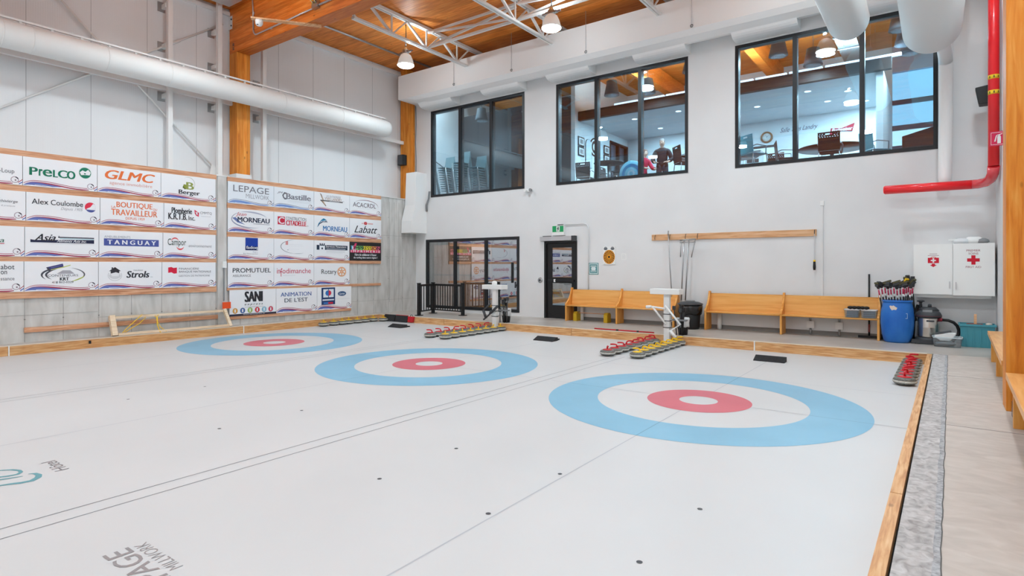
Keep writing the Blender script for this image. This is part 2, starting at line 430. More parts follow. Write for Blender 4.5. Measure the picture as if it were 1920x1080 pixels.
struct(holed(-12.15, 3.44, -.1, 8.15, YW, YW+.2, HOLES), 'wall_back', [M_white], 'white back wall below the lounge windows')
b = MB(); b.box(3.24, -14, -.1, 3.44, YW, 8.15)
struct(b, 'wall_right', [M_white], 'white wall on the right behind the orange column')
b = MB(); b.box(-12.6, -14.2, -.1, 3.44, -14, 8.15)
struct(b, 'wall_rear', [M_white], 'white wall at the near end of the hall')
b = MB(); b.box(-5.4, YW-.012, ZF, 1.95, YW, ZF+.09)
struct(b, 'baseboard_back', [mat('grey_baseboard', (128,124,120), 0.6)], 'grey baseboard under the wooden pews')
b = MB(); b.box(-12.6, -14.2, 8.15, 4.6, 14.2, 8.35)
struct(b, 'ceiling', [M_deck], 'orange timber plank roof deck')

# windows: black frames, two mullions, tinted panes
def window(name, h, gl, label, fw=.075, glass_y=YW+.025):
    x0, x1, z0, z1 = h
    b = MB(); y0, y1 = YW-.012, YW+.16
    b.box(x0, y0, z0, x1, y1, z0+fw); b.box(x0, y0, z1-fw, x1, y1, z1)
    b.box(x0, y0, z0+fw, x0+fw, y1, z1-fw); b.box(x1-fw, y0, z0+fw, x1, y1, z1-fw)
    t = (x1-x0)/3
    for k in (1, 2): b.box(x0+k*t-.045, y0, z0+fw, x0+k*t+.045, y1, z1-fw)
    o = struct(b, name, [M_blackframe], label)
    for k in range(3):
        g = MB(); a = x0+k*t+(fw if k == 0 else .045); c = x0+(k+1)*t-(fw if k == 2 else .045)
        g.box(a, glass_y, z0+fw, c, glass_y+.012, z1-fw)
        g.build('pane', gl, o)
    return o
window('window_1', HOLES[0], M_upglass, 'left black-framed lounge window above the guard railing')
window('window_2', HOLES[1], M_upglass, 'middle black-framed lounge window with two people behind it')
window('window_3', HOLES[2], M_upglass, 'right black-framed lounge window partly hidden by white air tubes')
o = window('window_4', HOLES[3], M_lowglass, 'black-framed ground floor glazing reflecting the sponsor signs', .09)
g = MB(); g.box(-7.78, YW-.02, 1.15, -7.745, YW+.03, 1.75); g.build('handle', M_blackframe, o)

# door
x0, x1, z0, z1 = HOLES[4]
b = MB(); b.box(x0, YW-.02, z0, x0+.07, YW+.16, z1); b.box(x1-.05, YW-.02, z0, x1, YW+.16, z1); b.box(x0+.07, YW-.02, z1-.06, x1-.05, YW+.16, z1)
D = struct(b, 'door_1', [M_black], 'black glazed exit door')
b = MB(); lx0, lx1 = x0+.075, x1-.055
dq = holed(lx0, lx1, z0+.012, z1-.065, YW+.02, YW+.07, [(lx0+.16, lx1-.13, 1.33, 2.16), (lx0+.16, lx1-.13, .55, 1.17)])
lf = dq.build('door_leaf', M_black, D)
g = MB(); g.box(lx0+.16, YW+.04, 1.33, lx1-.13, YW+.05, 2.16); g.build('glass', M_lowglass, lf)
g = MB(); g.box(lx0+.16, YW+.04, .55, lx1-.13, YW+.05, 1.17); g.build('glass', M_lowglass, lf)
g = MB(); g.box(lx0+.05, YW-.03, 1.215, lx1-.04, YW+.02, 1.265); g.box(lx0+.25, YW-.034, 1.20, lx0+.30, YW-.005, 1.28, 1); g.build('push_bar', [M_blackframe, M_plast], lf)
b = MB(); b.box(-6.70, YW-.13, 2.352, -5.60, YW-.001, 2.47, 0); b.box(-6.60, YW-.13, 2.471, -6.35, YW-.06, 2.49, 1); b.box(-5.66, YW-.15, 2.33, -5.56, YW-.02, 2.475, 1)
solo(b, 'door_operator', [M_alu, M_dgrey], 'white automatic door operator box above the black door', 'door opener', (-6.15, YW-.06, 2.35))
# upper rooms and lower rooms behind the glass: shells
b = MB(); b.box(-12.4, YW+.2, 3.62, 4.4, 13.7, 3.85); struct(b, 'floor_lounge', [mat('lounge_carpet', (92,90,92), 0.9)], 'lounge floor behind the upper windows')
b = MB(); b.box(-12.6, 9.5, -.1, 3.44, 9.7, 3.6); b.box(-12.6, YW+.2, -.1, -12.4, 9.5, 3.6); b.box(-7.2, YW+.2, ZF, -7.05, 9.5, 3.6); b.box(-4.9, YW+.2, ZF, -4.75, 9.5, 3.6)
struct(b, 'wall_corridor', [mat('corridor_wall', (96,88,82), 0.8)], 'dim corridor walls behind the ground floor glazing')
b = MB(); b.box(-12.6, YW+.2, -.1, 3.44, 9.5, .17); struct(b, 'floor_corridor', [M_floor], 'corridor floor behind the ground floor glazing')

b = MB(); b.box(-12.38, 8.3, ZF-.01, -9.75, 8.36, 2.4, 0)
for k in range(12): b.box(-12.3+.21*k, 8.295, ZF, -12.292+.21*k, 8.30, 2.4, 1)
b.box(-12.38, 8.27, 1.30, -9.75, 8.30, 1.36, 1)
struct(b, 'wall_corridor_wood', [wood('corridor_pine', (170,110,76), (200,140,104), (216,164,130), 2, .8, .5), mat('corridor_gap', (96,60,44), .7)], 'reddish pine panelling behind the ground floor glazing')
# ------------------------------------------------------------------ frame, roof steel, ducts
def column(label, x0, x1, y0, y1, z0, z1, plate):
    t = thing('glulam_column', label, 'column', ((x0+x1)/2, (y0+y1)/2, z0 - (0.12 if plate else 0)))
    o = t.location
    b = MB(); b.box(x0, y0, z0, x1, y1, z1); b.build('post', M_col, t, o, .006)
    if plate:
        b = MB(); b.box(x0-.02, y0-.03, z0-.10, x1+.03, y1+.03, z0-.002); b.build('base_plate', M_steel_white, t, o)
    return t
column('orange glulam column on the concrete ledge under the roof beam', -12.10, -11.75, .58, .93, 3.955, 6.999, True)
column('orange glulam column in the far left corner above the black speaker', -12.10, -11.775, 6.40, 6.74, 3.853, 8.149, False)
column('orange glulam column at the right edge beside the wooden benches', 2.92, 3.239, .58, .93, ZF, 6.999, False)
t = thing('glulam_beam', 'large orange glulam roof beam resting on the left column', 'beam', (-4.4, .755, 7.0)); o = t.location
b = MB(); b.box(-12.10, .58, 7.0, 3.239, .93, 8.149); b.build('timber', M_beam, t, o, .008)
b = MB(); b.box(-12.149, .60, 7.62, -11.96, .575, 7.95)
for z in (7.7, 7.86): b.lathe([(.02, 0), (.02, .02)], (-11.99, .555, z), 10, 1, True, 1)
b.build('steel_hanger', [M_steel_white, M_dgrey], t, o)
b = MB()
for x in (-11.92, -11.88):
    for z in (7.08, 7.12, 7.18, 7.22): b.lathe([(.012, 0), (.012, .015)], (x, .566, z), 8, 0, True, 1)
b.build('bolts', M_dgrey, t, o)
for yy in (-5.32, -11.2):
    b = MB(); b.box(-12.10, yy, 7.0, 3.239, yy+.35, 8.149)
    solo(b, 'glulam_beam', [M_beam], 'orange roof beam over the near part of the ice, %s' % ('first one back' if yy > -8 else 'farthest back'), 'beam', (-4.4, yy, 7.0))
# gray box fixture beside the beam
b = MB(); b.box(-11.6, -.35, 8.0, -11.05, .30, 8.149); b.box(-11.62, -.37, 7.985, -11.03, .32, 8.0)
solo(b, 'ceiling_box', [M_alu], 'grey sheet metal box on the roof deck left of the beam', 'equipment box', (-11.3, 0, 8.149))
# conduit on the beam face
b = MB()
pts = [(-11.0, .555, 8.145), (-10.97, .555, 7.9), (-10.95, .555, 7.35)] + arc((-10.80, .555, 7.35), .15, 180, 270, 5) + [(-9.6, .555, 7.22), (-8.6, .555, 7.24)]
b.tube(pts, .018, 8, 0)
for p in ((-10.96, .555, 7.75), (-10.2, .555, 7.21)): b.box(p[0]-.03, .56, p[2]-.03, p[0]+.03, .579, p[2]+.03)
solo(b, 'conduit', [M_alu], 'bent grey conduit running along the face of the beam', 'conduit', (-10.9, .57, 7.3))
b = MB(); b.tube([(-8.35, .555, 7.26), (-5.5, .555, 7.28)], .022, 8)
solo(b, 'conduit', [M_alu], 'straight conduit on the beam right of the junction box, lower one', 'conduit', (-7, .57, 7.3))
b = MB(); b.tube([(-8.35, .555, 7.42), (-5.5, .555, 7.46)], .016, 8)
solo(b, 'conduit', [M_alu], 'straight conduit on the beam right of the junction box, upper one', 'conduit', (-7, .57, 7.45))
t = thing('junction_box', 'open junction box with loose coloured wires on the beam', 'junction box', (-8.47, .56, 7.28)); o = t.location
b = MB(); b.box(-8.55, .50, 7.20, -8.36, .578, 7.36); b.build('box', M_chrome, t, o)
for i, c in enumerate(((226,200,40), (232,226,214), (60,52,40), (226,200,40), (232,226,214))):
    b = MB(); random.seed(20+i); q = [(-8.46+.03*i-.06, .49, 7.3)]
    for k in range(5): q.append((q[-1][0]+random.uniform(-.07,.07), .49-random.random()*.07, q[-1][2]+random.uniform(.02,.13)))
    q.append((-8.40, .55, 7.9)); b.tube(q, .007, 6); b.build('wire', ink(c), t, o)
t = thing('security_camera', 'white dome camera under a pale plank fixed to the beam', 'camera', (-9.35, .1, 6.985)); o = t.location
b = MB(); b.bar((-9.55, -.30, 6.975), (-8.70, .86, 6.985), .13, .03); b.build('mounting_plank', M_pineX, t, o)
b = MB(); b.lathe([(.001,-.14), (.05,-.125), (.075,-.09), (.08,-.05), (.08,0)], (-9.46, -.17, 6.96), 18); b.build('dome', M_plast, t, o)
b = MB(); b.lathe([(.001,-.012), (.02,-.008), (.024,0)], (-9.44, -.215, 6.845), 10); b.build('lens', M_black, t, o)

# joists
def joist(x, label):
    t = thing('steel_joist', label, 'roof truss', (x, 4.0, 7.55)); o = t.location
    b = MB()
    for s in (-.04, .04):
        b.box(x+s-.028, .94, 8.06, x+s+.028, 6.76, 8.135); b.box(x+s-.028, 8.065, 8.06, x+s-.028, 8.065, 8.06) if False else None
    b.build('top_chord', M_steel_white, t, o)
    b = MB()
    for s in (-.035, .035): b.box(x+s-.025, 1.85, 7.53, x+s+.025, 6.0, 7.585)
    b.build('bottom_chord', M_steel_white, t, o)
    nodes = [3.05, 4.30, 5.55]
    b = MB()
    for n in nodes:
        b.bar((x, n-.72, 8.06), (x, n, 7.58), .06, .05); b.bar((x, n+.02, 7.58), (x, n+.02, 8.06), .035, .035); b.bar((x, n+.05, 7.58), (x, min(6.3, n+.55), 8.06), .035, .035)
    b.bar((x, 1.1, 8.06), (x, 1.95, 7.58), .05, .05)
    b.build('web', M_steel_white, t, o)
    return t
joist(-8.86, 'white steel joist left of the two lamps, nearest the left wall')
joist(-5.88, 'white steel joist left of the second lamp')
joist(-2.9, 'white steel joist mostly hidden above the boxed duct')
joist(.1, 'white steel joist beyond the top edge above the right window')
t = thing('bridging_frame', 'white cross bracing frame spanning between the steel joists', 'roof truss', (-7.3, 4.5, 7.6)); o = t.location
for (xa, xb) in ((-8.80, -5.94), (-5.82, -2.96)):
    b = MB(); b.bar((xa, 4.38, 7.615), (xb, 4.38, 7.615), .06, .06); b.build('bottom_bar', M_steel_white, t, o)
    b = MB(); b.bar((xa, 4.38, 8.02), (xb, 4.38, 8.02), .05, .05); b.build('top_bar', M_steel_white, t, o)
    b = MB(); b.bar((xa, 4.43, 7.66), (xb, 4.43, 7.98), .055, .05); b.build('diagonal', M_steel_white, t, o)
    b = MB(); b.bar((xa, 4.33, 7.98), (xb, 4.33, 7.66), .045, .045); b.build('diagonal', M_steel_white, t, o)
b = MB(); b.tube([(-10.9, .95, 8.09), (-10.9, 6.7, 8.09)], .03, 10)
solo(b, 'ceiling_pipe', [M_chrome], 'grey pipe along the roof deck near the left wall', 'pipe', (-10.9, 4, 8.09))

# high bay lamps
M_lens = emit('lamp_lens', (255,252,246), 14.0)
M_shade = emit('frosted_lamp_shade', (226,224,220), 0.25)
def lamp0():
    t = thing('high_bay_lamp', 'lit high bay lamp hanging left, nearest the left wall', 'ceiling lamp', (-9.20, 3.88, 7.03), 0, 'high bay lamps')
    b = MB(); b.tube([(0,0,.52), (.01,0,.9), (0,0,1.39)], .012, 6); b.build('cord', M_dgrey, t)
    b = MB(); b.box(-.15,-.05,.36,.15,.05,.40); b.lathe([(.07,.30),(.09,.34),(.09,.42),(.05,.47),(.03,.52)], (0,0,0), 16)
    b.bar((-.24,0,.38), (.24,0,.38), .05, .03)
    b.build('ballast', M_chrome, t)
    b = MB(); b.lathe([(.225,.03),(.215,.08),(.18,.20),(.14,.29),(.09,.33)], (0,0,0), 28); b.build('reflector', M_shade, t)
    b = MB(); b.lathe([(.001,-.035),(.10,-.03),(.18,-.012),(.222,.02),(.222,.032)], (0,0,0), 28); b.build('lens', M_lens, t)
    ld = bpy.data.lights.new('bulb', 'AREA'); ld.shape = 'DISK'; ld.size = .42; ld.energy = LAMP_W; ld.color = LAMP_C; ld.spread = math.radians(172)
    lo = bpy.data.objects.new('bulb', ld); COL.objects.link(lo); lo.parent = t; lo.location = (0,0,-.05)
    ld = bpy.data.lights.new('fill_uplight', 'POINT'); ld.shadow_soft_size = .035; ld.energy = UP_W; ld.color = LAMP_C  # added point light above the ballast, brightens the deck and upper walls
    lo = bpy.data.objects.new('fill_uplight', ld); COL.objects.link(lo); lo.parent = t; lo.location = (0,.075,.44)
    return t
LAMP_W = 68.0; UP_W = 60.0; LAMP_C = (.73, .91, 1.0)
lp = lamp0()
dup(lp, (-4.72, 4.12, 7.03), 0, 'lit high bay lamp hanging over the middle of the boxed duct')
for i, (x, y) in enumerate(((.1, 4.2), (-9.0, -1.35), (-4.7, -1.35), (.1, -1.35), (-8.9, -6.5), (-4.7, -6.5), (.1, -6.5), (-8.9, -11.6), (-4.7, -11.6), (.1, -11.6), (2.75, -1.35), (2.75, -6.5), (2.97, 3.3))):  # those farthest right are added to brighten the right corner
    dup(lp, (x, y, 7.03), .3*i, 'unseen high bay lamp above the frame, in the grid or added for the right corner')

# boxed white duct along the top of the back wall
t = thing('boxed_duct', 'long white wrapped duct boxed along the top of the back wall', 'duct', (-4.3, 6.4, 7.05)); o = t.location
prof_end = [(5.985,7.80),(5.985,7.045),(6.10,7.045),(6.30,7.045),(6.5,7.045),(6.769,7.045),(6.769,7.80)]
prof_mid = [(5.985,7.80),(5.985,7.045),(6.10,6.94),(6.30,6.86),(6.5,6.90),(6.769,7.03),(6.769,7.80)]
b = MB(); xs = [-11.77, -11.5, -11.1, -10.5, 3.239]; V = []; n = len(prof_end)
for i, x in enumerate(xs):
    w = (0, .35, .8, 1, 1)[i]
    V += [(x, a[0]+(c[0]-a[0])*w, a[1]+(c[1]-a[1])*w) for a, c in zip(prof_end, prof_mid)]
F = [(i*n+k, i*n+(k+1) % n, (i+1)*n+(k+1) % n, (i+1)*n+k) for i in range(len(xs)-1) for k in range(n)] + [tuple(range(n))[::-1], tuple(range((len(xs)-1)*n, len(xs)*n))]
b.add(V, F); b.build('casing', M_fab, t, o)
sp = [(6.24,6.90),(6.29,6.862),(6.33,6.82),(6.38,6.785),(6.45,6.762),(6.57,6.750),(6.769,6.752),(6.769,7.02),(6.5,7.0)]
for (xa, xb) in ((-11.147,-9.78),(-8.592,-7.23),(-6.294,-4.974),(-3.734,-2.416),(-1.359,-.012),(1.10,2.45)):
    b = MB(); b.prism(sp, lambda u, v, d: (d, u, v), xa, xb); b.build('outlet_section', M_fab, t, o)
for x in (-9.343, -7.201, -4.855, -2.132, .5):
    b = MB(); b.tube([(x, 5.972, 7.13), (x, 5.972, 8.14)], .006, 5, 0); b.tube(arc((x, 5.972, 7.10), .03, 0, 330, 8), .008, 5, 1); b.build('hanger_wire', [M_alu, M_dgrey], t, o)

# long round air tube on the left wall
t = thing('air_tube', 'long round white air tube hung along the left wall', 'duct', (-11.35, -4, 5.87)); o = t.location
b = MB(); r = .25
b.lathe([(.001,-13.9),(r,-13.9)] + [(r, y) for y in (-9,-4,0,3)] + [(r,4.98),(r*.985,5.06),(r*.9,5.14),(r*.6,5.19),(.001,5.20)], (-11.35,0,5.87), 32, 0, True, 1)
b.v = [(p[0], p[1], p[2]) for p in b.v]; b.build('tube', M_duct, t, o)
b = MB(); b.bar((-11.35,-13.9,6.185), (-11.35,5.05,6.185), .05, .035); b.build('hanging_rail', M_steel_white, t, o)
for i in range(22):
    y = -5.2 + i*.48; b = MB(); b.box(-11.365, y-.02, 6.11, -11.335, y+.02, 6.168); b.build('clip', M_steel_white, t, o)
for y in (-4.05, -3.6, -2.4, -1.2, 1.55, 3.35):
    b = MB(); b.lathe([(r+.002,-.012),(r+.006,0),(r+.002,.012)], (-11.35,y,5.87), 32, 0, True, 1); b.build('seam_band', M_duct, t, o)

# steel posts, girts, brace rods on the upper left wall
def spost(y0, y1, zs, label):
    t = thing('steel_post', label, 'post', (-11.88, (y0+y1)/2, 3.853)); o = t.location
    b = MB(); b.box(-11.93, y0, 3.853, -11.83, y1, 8.149); b.build('shaft', M_steel_white, t, o)
    for z in zs:
        b = MB(); b.box(-12.146, y0-.10, z-.11, -12.13, y0+.06, z+.11, 1); b.box(-12.13, y0-.02, z-.05, -11.93, y0+.05, z+.05, 0); b.build('wall_bracket', [M_steel_white, M_chrome], t, o)
    b = MB(); b.box(-11.98, y0-.05, 3.853, -11.79, y1+.05, 3.875); b.build('base_plate', M_steel_white, t, o)
spost(-.987, -.891, (7.64, 6.72, 5.57), 'white steel post on the left wall, farther left of the column')
spost(.154, .259, (7.40, 6.55, 5.55), 'white steel post on the left wall just left of the orange column')
spost(1.325, 1.429, (6.42, 5.53), 'white steel post on the left wall right of the orange column')
for (ya, yb, lab) in ((-13.9, .575, 'white horizontal steel rail below the air tube, left of the column'), (.935, 6.395, 'white horizontal steel rail below the air tube, right of the column')):
    b = MB(); b.box(-12.02, ya, 5.685, -11.94, yb, 5.79); b.box(-12.14, ya+.02, 5.70, -12.02, ya+.10, 5.77)
    solo(b, 'wall_girt', [M_steel_white], lab, 'rail', (-11.98, (ya+yb)/2, 5.7))
def brace(p0, p1, lab):
    b = MB(); b.tube([p0, p1], .022, 8); q = Vector(p0).lerp(Vector(p1), .74); d = (Vector(p1)-Vector(p0)).normalized()*.16
    b.tube([q-d, q+d], .034, 8)
    solo(b, 'brace_rod', [M_steel_white], lab, 'brace', p0)
brace((-12.062, -3.75, 7.85), (-12.062, .18, 4.05), 'white diagonal brace rod running down towards the foot of the orange column')
brace((-12.114, -4.05, 4.55), (-12.114, .42, 7.72), 'white diagonal brace rod running up to the beam end')
t = thing('gusset_plate', 'white steel gusset plate at the foot of the brace beside the column', 'bracket', (-12.0, .33, 3.853)); o = t.location
b = MB(); b.prism([(.05,3.855),(.55,3.855),(.55,3.92),(.30,4.02),(.10,4.16)], lambda u, v, d: (d, u, v), -12.06, -12.04); b.build('plate', M_steel_white, t, o)

# two short air tubes ahead of the right window, drain pipe, red main
for (x, z, r, ye, lab) in ((1.02, 6.24, .345, 5.55, 'white round air tube overhead in front of the right window, narrower one'), (2.29, 5.80, .43, 5.55, 'white round air tube overhead in front of the right window, wider one')):
    t = thing('air_tube', lab, 'duct', (x, 3, z)); o = t.location
    b = MB(); b.lathe([(r,2.0),(r,3.0),(r,ye-.10),(r*.96,ye-.03),(r*.85,ye),(.001,ye)], (x,0,z), 40, 0, True, 1); b.build('tube', M_duct, t, o)
    b = MB(); b.tube([(x,2.0,z),(x,1.75,z+.04),(x,1.50,z+.18),(x,1.34,z+.42),(x,1.28,z+.75),(x,1.28,8.148)], r, 40); b.build('added_riser', M_duct, t, o)  # added riser out of view; tube cut short so light reaches the corner
    for yy in (5.2, 3.6, 2.2):
        b = MB(); b.tube([(x, yy, z+r-.01), (x, yy, 8.148)], .008, 6); b.build('hanger_rod', M_alu, t, o)
b = MB()
b.tube([(2.50,6.60,6.80),(2.50,6.60,5.6),(2.50,6.60,4.5),(2.49,6.60,3.6),(2.485,6.60,3.32),(2.485,6.60,3.20),(2.485,6.60,3.17)], [.112,.112,.110,.108,.105,.09,.04], 20)
b.tube([(2.40,5.50,5.62),(2.47,6.1,5.6),(2.50,6.60,5.5)], .11, 16)
solo(b, 'wrapped_pipe', [M_fab], 'white wrapped vertical pipe beside the right window', 'pipe', (2.5, 6.6, 3.2))
t = thing('red_water_main', 'glossy red water pipe dropping down and turning along the back wall', 'pipe', (3.14, 5.75, 3.2)); o = t.location
b = MB(); b.tube([(3.145,5.75,3.35),(3.145,5.75,8.14)], .078, 20); b.build('riser', M_red, t, o)
b = MB(); b.tube([(1.55,6.30,3.12),(2.88,6.30,3.12)], .083, 20); b.lathe([(.083,0),(.06,-.025),(.001,-.03)], (1.55,6.30,3.12), 18, 0, True, 0); b.build('run', M_red, t, o)
b = MB(); b.tube([(2.88,6.30,3.12),(2.97,6.27,3.12),(3.07,6.12,3.13),(3.12,5.95,3.17),(3.14,5.82,3.24),(3.145,5.75,3.35)], .084, 20); b.build('elbow', mat('red_pipe_elbow', (226,60,70), .12, .7, 0, .6), t, o)
for z in (4.86, 4.60):
    b = MB(); b.lathe([(.0785,z-.035),(.0795,z-.035),(.0795,z+.035),(.0785,z+.035)], (3.145,5.75,0), 24, 0)
    for a in range(0, 360, 45):
        A = math.radians(a)
        def cf(u, v, d, A=A): return (3.145+d*math.cos(A+u/.08), 5.75+d*math.sin(A+u/.08), v)
        b.poly([(-.006,z+.02),(.006,z+.02),(.006,z-.002),(.014,z-.002),(0,z-.024),(-.014,z-.002),(-.006,z-.002)], cf, .0802, 1)
    b.build('arrow_band', [mat('band_yellow', (236,196,40), .5), M_black], t, o)
t = thing('speaker', 'black wall speaker beside the red riser on the right', 'speaker', (3.02, 6.3, 4.7)); o = t.location
b = MB(); b.hexa([(2.955,6.05,4.50),(3.20,6.05,4.50),(3.20,6.30,4.50),(2.975,6.30,4.50),(2.91,6.05,4.80),(3.20,6.05,4.84),(3.20,6.32,4.84),(2.92,6.32,4.82)]); b.build('cabinet', M_black, t, o, .012)
b = MB(); b.box(3.16,6.1,4.6,3.239,6.2,4.7); b.build('bracket', M_dgrey, t, o)
t = thing('speaker', 'small black speaker on the corner column left of the left window', 'speaker', (-11.9, 6.25, 4.9)); o = t.location
b = MB(); b.box(-12.06,6.22,4.98,-11.80,6.399,5.32); b.build('cabinet', M_black, t, o, .012)
b = MB(); b.box(-12.04,6.215,5.0,-11.82,6.219,5.30); b.build('grille', M_dgrey, t, o)
b = MB(); b.tube([(-11.74,6.75,7.0),(-11.72,6.75,6.4),(-11.75,6.75,5.8),(-11.72,6.75,5.2),(-11.735,6.75,4.75)], .012, 6)
solo(b, 'cable', [M_grey], 'thin grey cable hanging down the corner beside the corner column', 'cable', (-11.74,6.75,4.75))
# fire extinguisher sign on the wall side of the column (projecting)
t = thing('extinguisher_sign', 'red fire extinguisher sign projecting beside the red riser', 'sign', (3.06, 3.9, 3.49)); o = t.location
fn = lambda u, v, d: (2.985 + u*.185, 3.9 + d, 3.395 + v*.21)
b = MB(); b.box(2.985,3.9,3.395,3.17,3.906,3.605); b.build('plate', ink((214,44,84)), t, o)
b = MB()
for (a0, a1, c0, c1) in ((.07,.93,.90,.925),(.07,.93,.075,.10),(.07,.09,.1,.9),(.91,.93,.1,.9)): b.poly([(a0,c0),(a1,c0),(a1,c1),(a0,c1)], fn, -.001)
b.poly([(.46,.16),(.68,.16),(.68,.62),(.64,.68),(.50,.68),(.46,.62)], fn, -.001)
b.poly([(.50,.69),(.64,.69),(.64,.75),(.50,.75)], fn, -.001); b.poly([(.44,.75),(.76,.83),(.76,.78),(.60,.74)], fn, -.001)
b.poly([(.27,.30),(.36,.30),(.43,.66),(.50,.74),(.44,.76),(.37,.68)], fn, -.001)
b.build('pictogram', M_plast, t, o)
b = MB(); b.box(3.17,3.898,3.46,3.239,3.908,3.54); b.build('bracket', M_alu, t, o)
# white boxed vertical duct in the far left corner
t = thing('boxed_duct', 'white boxed vertical duct stepping out in the far left corner', 'duct', (-11.5, 6.4, 2.72)); o = t.location
b = MB(); P = [(6.769,4.70),(6.285,4.70),(6.235,3.62),(6.08,3.10),(6.07,2.72),(6.769,2.72)]
b.prism(P, lambda u, v, d: (d, u, v), -11.715, -11.25); b.build('casing', M_fab, t, o, .006)
b = MB(); b.tube([(-11.10,6.735,4.1),(-11.12,6.72,3.85),(-11.20,6.70,3.65),(-11.215,6.73,3.45)], .03, 8); b.build('cable', M_grey, t, o)
# ------------------------------------------------------------------ kerb boards
for (xa, xb, lab) in ((-11.34,-8.675,'plywood kerb board along the far end, behind the yellow stones'), (-8.665,-4.605,'plywood kerb board along the far end, under the first white post'), (-4.595,-.515,'plywood kerb board along the far end, under the second white post'), (-.49,2.228,'plywood kerb board along the far end, before the blue barrel')):
    t = thing('kerb_board', lab, 'kerb', ((xa+xb)/2, 4.85, 0)); o = t.location
    b = MB(); b.box(xa,4.82,0.0,xb,4.884,.172); b.build('face_board', M_ply, t, o)
    b = MB(); b.box(xa,4.815,.172,xb,4.884,.184); b.build('top_edge', M_edge, t, o)
b = MB(); b.box(-.514,4.812,0,-.491,4.884,.184)
solo(b, 'joint_strip', [M_plast], 'white joint strip in the far kerb, left of the right hack', 'trim', (-.5,4.85,0))
for (ya, yb, lab) in ((-13.9,-3.94,'plywood kerb board along the left wall, nearest the camera'), (-3.92,.52,'plywood kerb board along the left wall, under the pale wooden frame'), (.54,4.815,'plywood kerb board along the left wall, behind the yellow stones')):
    t = thing('kerb_board', lab, 'kerb', (-11.37, (ya+yb)/2, 0)); o = t.location
    b = MB(); b.box(-11.404,ya,0,-11.34,yb,.172); b.build('face_board', M_plyY, t, o)
    b = MB(); b.box(-11.404,ya,.172,-11.335,yb,.184); b.build('top_edge', M_edge, t, o)
for y in (-3.93, .53):
    b = MB(); b.box(-11.404,y-.009,0,-11.33,y+.009,.184)
    solo(b, 'joint_strip', [M_plast], 'white joint strip in the left kerb, %s' % ('near the left picture edge' if y < 0 else 'right of the pale wooden frame'), 'trim', (-11.37,y,0))
b = MB(); b.box(-11.336,-2.69,.09,-11.33,-2.65,.15)
solo(b, 'kerb_slot', [M_black], 'small black slot in the left kerb board', 'slot', (-11.33,-2.67,.12))
for (ya, yb, lab) in ((-13.9,-2.62,'narrow plywood kerb along the right edge, nearest the camera'), (-2.61,4.815,'narrow plywood kerb along the right edge beside the red stones')):
    b = MB(); 
    b.hexa([(kx(ya),ya,0),(kx(ya)+.066,ya,0),(kx(yb)+.066,yb,0),(kx(yb),yb,0),(kx(ya),ya,.182),(kx(ya)+.066,ya,.182),(kx(yb)+.066,yb,.182),(kx(yb),yb,.182)])
    solo(b, 'kerb_board', [M_plyY], lab, 'kerb', (2.15,(ya+yb)/2,0))
# mats and dustpan leaning on the far kerb
for (xa, xb, zt, lab) in ((-11.05,-10.60,.20,'black rubber mat leaning on the far kerb beside the yellow stones'), (-10.57,-10.07,.195,'black rubber mat with red edge leaning on the far kerb')):
    b = MB(); b.hexa([(xa,4.74,.004),(xb,4.74,.004),(xb,4.76,.004),(xa,4.76,.004),(xa,4.790,zt),(xb,4.790,zt),(xb,4.812,zt),(xa,4.812,zt)], 0)
    if 'red' in lab: b.hexa([(xa,4.789,zt),(xb,4.789,zt),(xb,4.812,zt),(xa,4.812,zt),(xa,4.793,zt+.012),(xb,4.793,zt+.012),(xb,4.812,zt+.012),(xa,4.812,zt+.012)], 1)
    solo(b, 'rubber_mat', [M_rubber, M_redp], lab, 'mat', ((xa+xb)/2,4.76,0))
t = thing('scoop', 'red plastic scoop with a handle on the far kerb', 'scoop', (-9.93,4.77,.004)); o = t.location
b = MB(); b.hexa([(-10.03,4.74,.02),(-9.86,4.74,.02),(-9.84,4.80,.02),(-10.03,4.80,.02),(-10.03,4.75,.185),(-9.80,4.75,.185),(-9.80,4.812,.185),(-10.03,4.812,.185)]); b.build('pan', M_redp, t, o, .006)
b = MB(); b.tube(arc((-9.91,4.785,.185), .05, 0, 180, 8), .008, 6); b.build('handle', M_rubber, t, o)

# ------------------------------------------------------------------ curling stones
def stone(kind, label, group, loc, hrot):
    c = M_redp if kind == 'red' else M_yel
    t = thing('curling_stone', label, 'curling stone', loc, hrot, group)
    b = MB()
    b.lathe([(.001,.002),(.062,.002),(.066,.006),(.10,.010),(.128,.026),(.141,.043)], (0,0,0), 26, 0)
    b.lathe([(.141,.071),(.134,.088),(.116,.102),(.085,.111),(.001,.112)], (0,0,0), 26, 0)
    b.build('granite_body', M_granite, t)
    b = MB(); b.lathe([(.1408,.043),(.1455,.050),(.1455,.064),(.1408,.071)], (0,0,0), 26); b.build('striking_band', M_band, t)
    b = MB(); b.lathe([(.088,.1105),(.088,.116),(.07,.122),(.001,.124)], (0,0,0), 22); b.build('cap', c, t)
    b = MB(); b.tube([(.045,0,.12),(.04,0,.145),(.028,0,.168),(.0,0,.176),(-.04,0,.178),(-.085,0,.176)], [.017,.014,.0135,.014,.015,.013], 10); b.build('handle', c, t)
    return t
ORD = ['nearest', 'second', 'third', 'fourth', 'fifth', 'sixth', 'seventh', 'farthest']
proto = {}
def place_stone(kind, x, y, rot, label, group):
    if kind not in proto: proto[kind] = stone(kind, label, group, (x, y, .0), rot)
    else: dup(proto[kind], (x, y, .0), rot, label, group)
random.seed(11)
